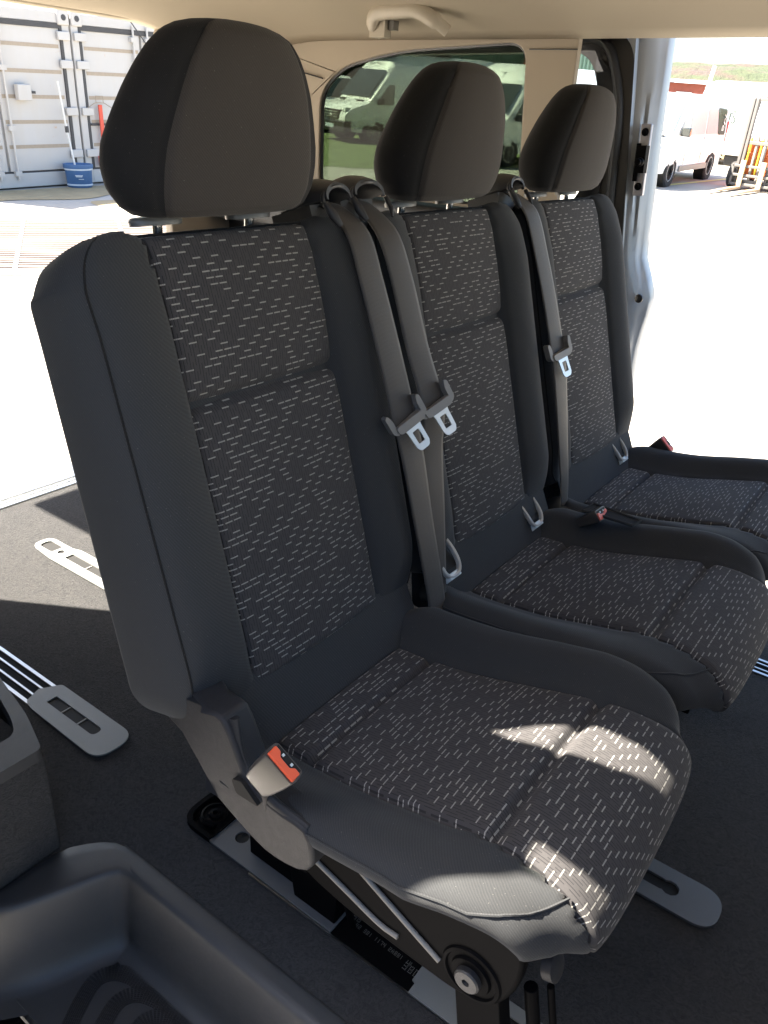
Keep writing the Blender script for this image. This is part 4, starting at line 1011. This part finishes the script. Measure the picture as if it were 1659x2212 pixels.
mp = MB(); mp.tube([(-9.98, 6.66, .05), (-10.03, 6.60, .72), (-10.06, 6.565, 1.32)], .013, 8); mp.box((-10.05, 6.585, .70), (-10.015, 6.62, .78), 1); tag(mp.build('mop_pole', [MAT['pale_white'] if 'pale_white' in MAT else plain('pale_white', (.6, .6, .58), .4), MAT['seal_grey']]), 'white mop pole standing upright in the blue bucket', 'pole')

# --- vehicles
plain('van_white', (.72, .72, .71), .35, var=.03, scale=3, coat=.5); plain('van_grey', (.30, .33, .36), .4, var=.05, scale=3, coat=.4); plain('glass_dark', (.02, .025, .024), .08, spec=.8); plain('glass_reflect', (.55, .56, .55), .1, spec=.8)  # pale panes: bright reflection put into their base colour
plain('tyre', (.02, .02, .02), .8); plain('rim', (.55, .55, .55), .35, .6); plain('grille', (.012, .012, .013), .4); plain('lamp_clear', (.55, .58, .58), .15, spec=.8); plain('lamp_red', (.45, .02, .02), .3); plain('lamp_orange', (.8, .2, .02), .3); plain('decal', (.02, .03, .025), .6)
def vehicle(name, loc, rz, label, L=4.9, Wd=1.85, H=1.85, high=False, paint='van_white', side_glass='glass_dark', sc=.84, group='vans parked in the yard', hood=.75):
    v = empty(name, loc, label, 'van', group, rz=0, van=False)
    M = Matrix.Translation(loc) @ Matrix.Rotation(rz, 4, 'Z') @ Matrix.Scale(sc, 4)
    hl = L / 2; zt = []
    hb = 1.05 if not high else 1.15
    zfun = [(-hl, H * .90), (-hl + .15, H * .975), (-hl + .5, H), (hl - 1.95, H), (hl - 1.70, H - .03), (hl - hood - .05, hb + .10), (hl - hood + .02, hb + .02), (hl - .25, hb - .16), (hl - .08, hb - .28), (hl, .72)]
    if high: zfun = [(-hl, H * .93), (-hl + .12, H * .985), (-hl + .4, H), (hl - 2.05, H), (hl - 1.75, H - .10), (hl - 1.45, H - .42), (hl - hood - .05, hb + .10), (hl - hood + .02, hb + .02), (hl - .25, hb - .14), (hl - .08, hb - .26), (hl, .78)]
    xs = sorted(set([q[0] for q in zfun] + [-hl + L * i / 40 for i in range(41)]))
    rings = []
    for x in xs:
        z1 = interp(zfun, x); wb = Wd / 2 * (1 - .10 * smooth((x - hl + .7) / .7)) * (1 - .04 * smooth((-hl + .3 - x) / .3)); z0 = .30 + .06 * smooth((x - hl + .4) / .4)
        ring = []
        for sg in (1, -1):
            col = []
            for k in range(11):
                t = k / 10; z = lerp(z0, z1, t)
                y = wb * (1 - .03 * (1 - min(1, t * 4)) - .13 * max(0, (z - 1.0) / 1.0) ** 1.4 * .8)
                if t > .88: y -= wb * .14 * ((t - .88) / .12) ** 2
                col.append((x, sg * y, z))
            ring += col if sg > 0 else col[::-1]
        rings.append([M @ Vector(q) for q in ring])
    mb = MB(); mb.loft(rings); body = mb.build('body', MAT[paint], v, ang=45)
    def yside(z): 
        return Wd / 2 * (1 - .13 * max(0, (z - 1.0)) ** 1.4 * .8)
    # side glazing
    for sg in (1, -1):
        wins = [[(hl - 1.0, 1.08), (hl - 1.62, 1.08), (hl - 1.66, 1.62), (hl - 1.42, 1.62)], [(hl - 1.74, 1.08), (hl - 2.9, 1.08), (hl - 2.9, 1.64), (hl - 1.76, 1.64)], [(hl - 3.0, 1.08), (-hl + .35, 1.08), (-hl + .42, 1.62), (hl - 3.0, 1.64)]]
        if high: wins = wins[:1]
        for w in wins:
            mb = MB(); vs = [M @ Vector((x, sg * (yside(z) + .006), z)) for x, z in roundpoly(w, .07, 4)]
            mb.add(vs, [tuple(range(len(vs)))]); mb.build('side_window', MAT[side_glass], v, smooth=False)
        mb = MB(); mb.box((-.06, -.10, -.09), (.06, .10, .09), 0, M @ Matrix.Translation((hl - 1.10, sg * (Wd / 2 + .12), 1.16))); mb.box((-.03, -.08 * sg - .02, -.02), (.03, -.08 * sg + .02, .02), 0, M @ Matrix.Translation((hl - 1.10, sg * (Wd / 2 + .06), 1.1))); mb.build('wing_mirror', MAT['glass_dark' if not high else 'trim_black'], v, bevel=.02)
        mb = MB(); mb.box((hl - 3.6, sg * (Wd / 2 - .01), .30), (hl - 1.5, sg * (Wd / 2 + .012), .42), 0, M)
        for xx in (hl - 1.72, hl - 2.95): mb.box((xx, sg * (Wd / 2 - .004), .45), (xx + .012, sg * (Wd / 2 + .002), 1.05), 0, M)
        mb.build('side_trim', MAT['tongue_plastic'], v, smooth=False)
        for xx in (hl - 1.85, hl - 3.08): 
            mb = MB(); mb.box((xx, sg * (Wd / 2 - .01), .98), (xx + .16, sg * (Wd / 2 + .03), 1.02), 0, M); mb.build('door_handle', MAT[paint], v, bevel=.01)
    # windscreen
    za, zb = (hb + .13, H - .07) if not high else (hb + .13, H - .45)
    xa, xb = hl - hood - .05, (hl - 1.66 if not high else hl - 1.46)
    wa, wb_ = Wd / 2 * .90, Wd / 2 * .80
    mb = MB(); vs = [M @ Vector(q) for q in ((xa + .03, -wa, za), (xa + .03, wa, za), (xb + .06, wb_, zb), (xb + .06, -wb_, zb))]; mb.add(vs, [(0, 1, 2, 3)]); ws = mb.build('windscreen', MAT['glass_dark' if side_glass == 'glass_dark' else side_glass], v, smooth=False)
    # front: grille, lights, bumper, badge, plate
    fx = hl
    mb = MB(); mb.prism(roundpoly([(-.46, .62), (.46, .62), (.56, .88), (-.56, .88)], .05, 5), fx - .10, fx + .02, 0, M @ Matrix(((0, 0, 1, 0), (1, 0, 0, 0), (0, 1, 0, 0), (0, 0, 0, 1)))); gi = mb.build('grille', MAT['grille'], v)
    mb = MB()
    for k in range(3): mb.box((fx + .015, -.46, .67 + k * .07), (fx + .03, .46, .685 + k * .07), 0, M)
    mb.lathe([(.085, 0), (.085, .02), (.07, .02), (.07, .0)], 20, M @ Matrix.Translation((fx + .02, 0, .76)) @ Matrix.Rotation(radians(90), 4, 'Y'))
    for a in (90, 210, 330): mb.tube([M @ Vector((fx + .035, 0, .76)), M @ Vector((fx + .035, .075 * cos(radians(a)), .76 + .075 * sin(radians(a))))], .010 * sc, 5)
    mb.build('grille_bars', MAT['rim'], gi, smooth=False)
    for sg in (1, -1):
        mb = MB(); mb.prism(roundpoly([(sg * .56, .68), (sg * .80, .72), (sg * .84, .98), (sg * .60, .88)], .04, 4), fx - .28, fx - .03, 0, M @ Matrix(((0, 0, 1, 0), (1, 0, 0, 0), (0, 1, 0, 0), (0, 0, 0, 1)))); mb.build('headlight', MAT['lamp_clear'], v, bevel=.02)
        mb = MB(); mb.box((-hl - .012, sg * (Wd / 2 - .16), .85), (-hl + .08, sg * (Wd / 2 - .02), 1.35), 0, M); mb.build('tail_light', MAT['lamp_red'], v, bevel=.01)
    mb = MB(); mb.box((hl - .22, -Wd / 2 + .06, .28), (hl + .05, Wd / 2 - .06, .60), 0, M); bp_ = mb.build('bumper', MAT['grille' if high else paint], v, bevel=.04)
    mb = MB(); mb.box((hl + .052, -.26, .38), (hl + .058, .26, .49), 0, M); mb.build('number_plate', MAT['pale'], bp_, smooth=False)
    # bonnet vents
    mb = MB()
    for sg in (1, -1): mb.box((hl - hood + .03, sg * .55 - .2, hb + .015), (hl - hood + .15, sg * .55 + .2, hb + .03), 0, M)
    mb.build('vent', MAT['grille'], v, smooth=False)
    for xx in (hl - .95, -hl + .95):
        for sg in (1, -1):
            WM = M @ Matrix.Translation((xx, sg * (Wd / 2 - .02), .33)) @ Matrix.Rotation(radians(-90 * sg), 4, 'X')
            mb = MB(); mb.lathe([(.39, -.25), (.39, .0), (.37, .012)], 32, WM); mb.build('wheel_arch', MAT['void'], v)
            mb = MB(); mb.lathe([(.20, -.2), (.33, -.2), (.335, -.01), (.31, .018), (.22, .015), (.21, .0)], 32, WM); tw = mb.build('wheel', MAT['tyre'], v)
            mb = MB(); mb.lathe([(.215, .0), (.215, .016), (.20, .018), (.19, -.01), (.06, -.01), (.05, .012), (.01, .012)], 28, WM)
            for k in range(10): mb.box((.05, -.014, -.006), (.20, .014, .012), 0, WM @ Matrix.Rotation(2 * pi * k / 10, 4, 'Z'))
            mb.build('rim', MAT['rim'], tw, smooth=False)
    return v, M
# through the tinted window
v1, M1 = vehicle('parked_van', (-17.2, 20.6, 0), radians(-42), 'white van at the far left of the tinted window, half hidden by the window edge', high=False, sc=.80)
v2, M2 = vehicle('parked_van', (-13.35, 19.5, 0), radians(-112), 'white high-roofed van with black lettering above its windscreen', L=5.6, Wd=1.95, H=2.45, high=True, sc=.86)
text('aldNerT', .26, M2 @ Matrix.Translation((5.6 / 2 - 1.62, 0, 2.19)) @ Matrix(((0, -.72, .70, .02), (1, 0, 0, 0), (0, .70, .72, 0), (0, 0, 0, 1))), MAT['decal'], v2, sx=1.1)
text('aldNerT', .12, M2 @ Matrix.Translation((5.6 / 2 - .48, -.2, 1.13)) @ Matrix(((0, -.97, .2, .0), (1, 0, 0, 0), (0, .2, .97, 0), (0, 0, 0, 1))), MAT['decal'], v2)
mb = MB(); mb.box((-1.0, -.8, 2.53), (1.35, .8, 2.57), 0, M2)
for xx in (-.9, .2, 1.25): mb.box((xx, -.8, 2.44), (xx + .06, .8, 2.60), 0, M2)
mb.build('roof_rack', MAT['grille'], v2, smooth=False)
v3, M3 = vehicle('parked_van', (-9.1, 18.2, 0), radians(-100), 'white high-roofed van with a dark grille, partly behind the middle headrest', L=5.4, Wd=1.95, H=2.35, high=True, sc=.86)
text('T', .2, M3 @ Matrix.Translation((5.4 / 2 - 1.60, 0, 2.10)) @ Matrix(((0, -.72, .70, .02), (1, 0, 0, 0), (0, .70, .72, 0), (0, 0, 0, 1))), MAT['decal'], v3)
# through the open side door
v4, M4 = vehicle('parked_van', (-5.85, 18.3, 0), radians(-90), 'white passenger van in the sun, white letters on its dark rear window', L=4.9, Wd=1.9, H=1.92, side_glass='glass_reflect', sc=.88)
mb = MB(); vs = [M4 @ Vector((x, .965 - .13 * max(0, z - 1.0) ** 1.4 * .8, z)) for x, z in roundpoly([(-1.55, 1.06), (-2.12, 1.04), (-2.06, 1.64), (-1.30, 1.66)], .06, 4)]; mb.add(vs, [tuple(range(len(vs)))]); rq = mb.build('rear_quarter_window', MAT['glass_dark'], v4, smooth=False)
text('heri', .38, M4 @ Matrix.Translation((-1.85, .955, 1.22)) @ Matrix.Rotation(radians(180), 4, 'Z') @ Matrix(((1, 0, 0, 0), (0, 0, -1, 0), (0, 1, 0, 0), (0, 0, 0, 1))) @ Matrix.Rotation(radians(70), 4, 'Z'), MAT['van_white'], rq)
plain('van_dark', (.025, .027, .03), .4, var=.05, scale=3, coat=.3)
v6, M6 = vehicle('parked_van', (.5, -3.0, 0), 0, 'added dark van, out of view, that shades the open near door', L=5.6, Wd=1.95, H=2.5, high=True, paint='van_dark', sc=1.0)  # unseen van added to cut the light entering by the near door
v5, M5 = vehicle('parked_van', (-6.1, 28.6, 0), radians(-35), 'grey minibus with dark lettering on its side behind the forklift', L=5.8, Wd=2.0, H=2.5, high=False, paint='van_grey', side_glass='van_grey', sc=.84)
text('IIIS', .62, M5 @ Matrix.Translation((-.9, -1.01, 1.30)) @ Matrix(((1, 0, 0, 0), (0, 0, -1, 0), (0, 1, 0, 0), (0, 0, 0, 1))), MAT['decal'], v5)
# white flat-sided lorry body between van and minibus
lb = empty('flat_trailer', (-5.2, 25.4, 0), 'low white flat-sided trailer standing behind the white van', 'trailer', van=False)
mb = MB(); mb.box((-9.5, 24.2, .28), (-4.6, 25.9, .80)); mb.build('side_board', MAT['van_white'], lb, bevel=.02)
for q in (-8.8, -6.0):
    mb = MB(); mb.box((q, 24.3, .0), (q + .6, 25.8, .28)); mb.build('wheel', MAT['tyre'], lb, bevel=.05)
mb = MB(); mb.box((-9.8, 24.1, 1.42), (-5.4, 24.2, 1.56)); mb.box((-9.8, 24.1, 0), (-9.7, 24.2, 1.42)); mb.box((-5.5, 24.1, 0), (-5.4, 24.2, 1.42)); tag(mb.build('height_barrier', MAT['van_white'], smooth=False), 'white horizontal barrier beam across the yard behind the van', 'barrier')
lp = MB(); lp.tube([(-6.72, 23.3, 0), (-6.65, 23.5, 1.6), (-6.60, 23.6, 2.35)], .05, 8); tag(lp.build('flag_pole', MAT['van_white']), 'slim white pole rising behind the white van', 'pole')
# red building
rbld = empty('red_building', (-11.5, 35, 0), 'low red brick building with pale windows in the distance', 'building', van=False)
plain('brick_red', (.22, .055, .035), .8, var=.25, scale=8)
mb = MB(); mb.box((-16, 34.2, 0), (-9.95, 37, 2.0)); mb.build('wall', MAT['brick_red'], rbld, smooth=False)
mb = MB(); mb.box((-16, 34.0, 2.0), (-9.8, 37.2, 2.12)); mb.build('roof', MAT['pale'], rbld, smooth=False)
for k in range(5):
    mb = MB(); mb.box((-11.0 - k * 1.0, 34.15, 1.35), (-10.4 - k * 1.0, 34.21, 1.7)); mb.build('window', MAT['pale_white'], rbld, smooth=False)
# wooded hills
def hill_mat():
    t = NT('hill'); n = t.noise(.10, 5, .65); n2 = t.noise(.9, 5, .7)
    c = t.ramp(n, [(.34, (.016, .026, .012)), (.45, (.034, .048, .015)), (.54, (.055, .032, .028)), (.66, (.022, .030, .020))]); c = t.mix(t.math('MULTIPLY', n2, .6), c, (.03, .035, .03))
    MAT['hill'] = t.set(Base_Color=c, Roughness=1.0, Normal=t.bump(n2, 1, .5))
hill_mat()
mb = MB(); vs = []; NX, NY = 110, 26
for j in range(NY + 1):
    for i in range(NX + 1):
        x = -75 + 150 * i / NX; y = 62 + 34 * j / NY; h = (2.95 + .25 * sin(x * .07 + 1)) * smooth(j / NY * 2.2) + random.uniform(0, .28) * smooth(j / NY * 3)
        vs.append((x - 10, y + 3 * sin(x * .05), h * 1.06 * (y / 72) - .05))
mb.add(vs, [(j * (NX + 1) + i, j * (NX + 1) + i + 1, (j + 1) * (NX + 1) + i + 1, (j + 1) * (NX + 1) + i) for j in range(NY) for i in range(NX)])
tag(mb.build('hills', MAT['hill']), 'wooded hillside along the horizon', 'hill', kind='structure')
# green corrugated shed behind the vans
plain('shed_green', (.17, .25, .21), .6, var=.08, scale=3); plain('shed_dark', (.02, .025, .025), .8)
sh = empty('metal_shed', (-14, 31, 0), 'pale green corrugated metal shed behind the parked vans', 'shed', van=False)
a = Vector((-19.1, 28.5)); b = Vector((-12.5, 33.5)); d = (b - a); Ls = d.length; d.normalize(); n = Vector((-d.y, d.x))
mb = MB(); NW = 220; vs = []
for i in range(NW + 1):
    q = a + d * (Ls * i / NW); o = .045 * (1 if (i // 2) % 2 else -1); q = q + n * o; vs += [(q.x, q.y, 1.85), (q.x, q.y, 4.6)]
mb.add(vs, [(2 * i, 2 * i + 2, 2 * i + 3, 2 * i + 1) for i in range(NW)]); mb.build('cladding', MAT['shed_green'], sh, smooth=False)
mb = MB(); c0 = a + n * .15; c1_ = b + n * .15; c2_ = b + n * 4; c3_ = a + n * 4
mb.prism([tuple(c0), tuple(c1_), tuple(c2_), tuple(c3_)], 0, 1.84); mb.build('open_bay', MAT['shed_dark'], sh, smooth=False)
mb = MB(); c0 = a - n * .05; c1_ = b - n * .05; c2_ = b + n * 4; c3_ = a + n * 4; mb.prism([tuple(c0), tuple(c1_), tuple(c2_), tuple(c3_)], 4.6, 4.75); mb.build('shed_roof', MAT['seal_grey'], sh, smooth=False)
q = a + d * 3.9 - n * .25
mb = MB(); mb.lathe([(.02, .62), (.05, .55), (.09, .25), (.17, .12), (.17, .08), (.01, .08)], 18, Matrix.Translation((q.x, q.y, 1.95))); mb.tube([(q.x, q.y, 2.5), (q.x, q.y, 3.2)], .04, 8)
tag(mb.build('orange_lamp', MAT['lamp_orange'], sh))
mb = MB(); mb.lathe([(.15, .0), (.13, .07), (.0, .09)], 16, Matrix.Translation((q.x, q.y, 1.93))); mb.build('lamp_glass', MAT['pale_white'], sh)
# dark trees behind the left vans, one by one
plain('bark', (.05, .038, .03), .9); 
def leaf_mat():
    t = NT('foliage'); n = t.noise(.8, 3); c = t.mix(n, (.030, .040, .018), (.085, .075, .045)); MAT['foliage'] = t.set(Base_Color=c, Roughness=.9)
leaf_mat()
def tree(x, y, h, r, label):
    tr = empty('tree', (x, y, 0), label, 'tree', 'dark trees behind the parked vans', van=False)
    mb = MB(); mb.tube([(x, y, 0), (x + .1, y, h * .35), (x, y + .1, h * .8)], [.16, .11, .04], 8)
    for k in range(7):
        a_ = random.uniform(0, 6.28); z = h * random.uniform(.25, .6); mb.tube([(x, y, z), (x + cos(a_) * r * .7, y + sin(a_) * r * .7, z + h * .22)], [.06, .015], 6)
    mb.build('trunk', MAT['bark'], tr)
    mb = MB()
    cl = [(random.gauss(0, r * .45), random.gauss(0, r * .45), h * random.uniform(.2, 1.0), random.uniform(.25, .5) * r) for _ in range(26)]
    for k in range(2600):
        cx, cy, cz, cr = random.choice(cl); p = Vector((random.gauss(0, 1), random.gauss(0, 1), random.gauss(0, 1))).normalized() * cr * random.uniform(.5, 1)
        p += Vector((x + cx, y + cy, cz)); u = Vector((random.uniform(-1, 1), random.uniform(-1, 1), random.uniform(-1, 1))).normalized() * .11; w = u.orthogonal().normalized() * .06
        mb.add([p - u, p + w, p + u, p - w], [(0, 1, 2, 3)])
    mb.build('crown', MAT['foliage'], tr, smooth=False)
for k, (x, y, h, r, lb_) in enumerate(((-27.5, 29.0, 5.2, 2.1, 'dark tree at the left edge of the tinted window'), (-25.0, 31.2, 5.8, 2.2, 'tall dark tree behind the roof of the left van'), (-22.6, 32.6, 5.4, 2.1, 'dark tree left of the thin pale lamp post'), (-20.4, 34.2, 5.6, 2.1, 'dark tree next to the corrugated shed'), (-30.0, 27.0, 5.5, 2.2, 'dark tree hidden deepest behind the window edge'))):
    tree(x, y, h, r, lb_)
mb = MB(); mb.prism([(-34, 27), (-19.6, 37), (-21, 40), (-36, 30)], 0, 3.6); tag(mb.build('dark_hedge', MAT['foliage'], smooth=False), 'dark hedge mass behind the trees', 'hedge', kind='stuff')
for (x, y, lb_) in ((-21.4, 29.6, 'pale lamp post left of the lettered van'), (-18.4, 31.2, 'thin lamp post above the lettered van roof')):
    mb = MB(); mb.tube([(x, y, 0), (x, y, 4.2)], .06 if x < -20 else .03, 8); tag(mb.build('lamp_post', MAT['shed_green']), lb_, 'lamp post', 'lamp posts by the shed')
# --- forklift
plain('mast_grey', (.10, .095, .09), .5); plain('fork_steel', (.40, .30, .20), .5, .3); plain('lift_orange', (.6, .14, .03), .5); plain('lift_yellow', (.6, .5, .03), .5)
FK = Matrix.Translation((-3.72, 18.35, 0)) @ Matrix.Rotation(radians(-97), 4, 'Z') @ Matrix.Scale(.86, 4)   # +X = forward (forks)
fk = empty('forklift', (-3.72, 18.35, 0), 'orange forklift truck with a tall dark mast and two lowered forks', 'forklift', van=False)
mb = MB()
for sg in (1, -1):
    for o in (.42, .33): mb.box((.0, sg * o - .035, .08), (.10, sg * o + .035, 1.98), 0, FK)
for z in (.15, 1.0, 1.92): mb.box((.02, -.44, z), (.08, .44, z + .08), 0, FK)
mast = mb.build('mast', MAT['mast_grey'], fk, bevel=.01)
mb = MB(); mb.tube([FK @ Vector((.03, .10, .1)), FK @ Vector((.03, .10, 1.3))], .04, 10); mb.tube([FK @ Vector((.03, -.10, .1)), FK @ Vector((.03, -.10, 1.2))], .03, 10); mb.build('lift_cylinder', MAT['satin'], mast)
mb = MB(); mb.tube([FK @ Vector((.06, .02, .3)), FK @ Vector((.06, .02, 1.1))], .018, 6); mb.tube([FK @ Vector((.06, -.24, .3)), FK @ Vector((.06, -.24, 1.15))], .018, 6); mb.build('hose', MAT['lift_yellow'], mast)
mb = MB()
for z in (.10, .30, .50): mb.box((.12, -.50, z), (.17, .50, z + .06), 0, FK)
mb.box((.12, -.50, .10), (.17, -.45, .56), 0, FK); mb.box((.12, .45, .10), (.17, .50, .56), 0, FK); mb.build('carriage', MAT['mast_grey'], fk, bevel=.008)
for sg in (1, -1):
    mb = MB(); mb.box((.17, sg * .24 - .06, .03), (.215, sg * .24 + .06, .66), 0, FK)
    mb.prism([(.17, .03), (1.9, .03), (1.9, .045), (.9, .085), (.17, .085)], sg * .24 - .055, sg * .24 + .055, 0, FK @ Matrix(((1, 0, 0, 0), (0, 0, 1, 0), (0, 1, 0, 0), (0, 0, 0, 1)))); mb.build('fork', MAT['fork_steel'], fk, bevel=.01)
mb = MB(); mb.box((-1.9, -.5, .25), (-.1, .5, .85), 0, FK); mb.box((-1.95, -.5, .3), (-1.3, .5, 1.15), 0, FK); mb.box((-.35, -.45, .8), (-.12, .45, 1.1), 0, FK); mb.build('chassis', MAT['lift_orange'], fk, bevel=.06)
mb = MB(); mb.box((-1.0, -.25, .85), (-.6, .25, .98), 0, FK); mb.box((-1.12, -.25, .9), (-1.0, .25, 1.4), 0, FK); mb.build('driver_seat', MAT['tyre'], fk, bevel=.04)
mb = MB()
for sg in (1, -1): mb.tube([FK @ Vector((-.15, sg * .45, .9)), FK @ Vector((-.30, sg * .42, 2.0)), FK @ Vector((-1.45, sg * .42, 2.02)), FK @ Vector((-1.6, sg * .45, 1.1))], .035, 8)
for k in range(6): mb.tube([FK @ Vector((-.35 - k * .2, -.42, 2.02)), FK @ Vector((-.35 - k * .2, .42, 2.02))], .02, 6)
mb.build('overhead_guard', MAT['mast_grey'], fk)
for xx, rr in ((-.15, .30), (-1.55, .24)):
    for sg in (1, -1):
        mb = MB(); mb.lathe([(rr * .5, -.1), (rr * .96, -.1), (rr, -.06), (rr, .06), (rr * .96, .1), (rr * .5, .1)], 28, FK @ Matrix.Translation((xx, sg * .5, rr)) @ Matrix.Rotation(radians(90), 4, 'X')); wl = mb.build('wheel', MAT['tyre'], fk)
        mb = MB(); mb.lathe([(rr * .5, -.08), (rr * .5, .08), (.02, .06)], 20, FK @ Matrix.Translation((xx, sg * .5, rr)) @ Matrix.Rotation(radians(90), 4, 'X')); mb.build('rim', MAT['pale'], wl)
mb = MB(); mb.box((-.14, -.52, .80), (-.04, -.38, .92), 0, FK); mb.build('work_lamp', MAT['lamp_clear'], fk, bevel=.01)
# far beam of traffic cones / stacked pallets between vans
pt = empty('stacked_pallets', (-5.6, 27.0, 0), 'small stack of pale timber pallets by the grey minibus', 'pallets', van=False)
plain('timber', (.30, .24, .15), .8)
for k in range(8):
    mb = MB(); mb.box((-6.9, 26.2, .10 * k), (-6.1, 27.0, .10 * k + .02)); mb.box((-6.9, 26.2, .10 * k + .08), (-6.1, 27.0, .10 * k + .098))
    for q in (-6.9, -6.55, -6.2): mb.box((q, 26.2, .10 * k + .02), (q + .1, 27.0, .10 * k + .08))
    mb.build('pallet', MAT['timber'], pt, smooth=False)
bpy.context.view_layer.update()
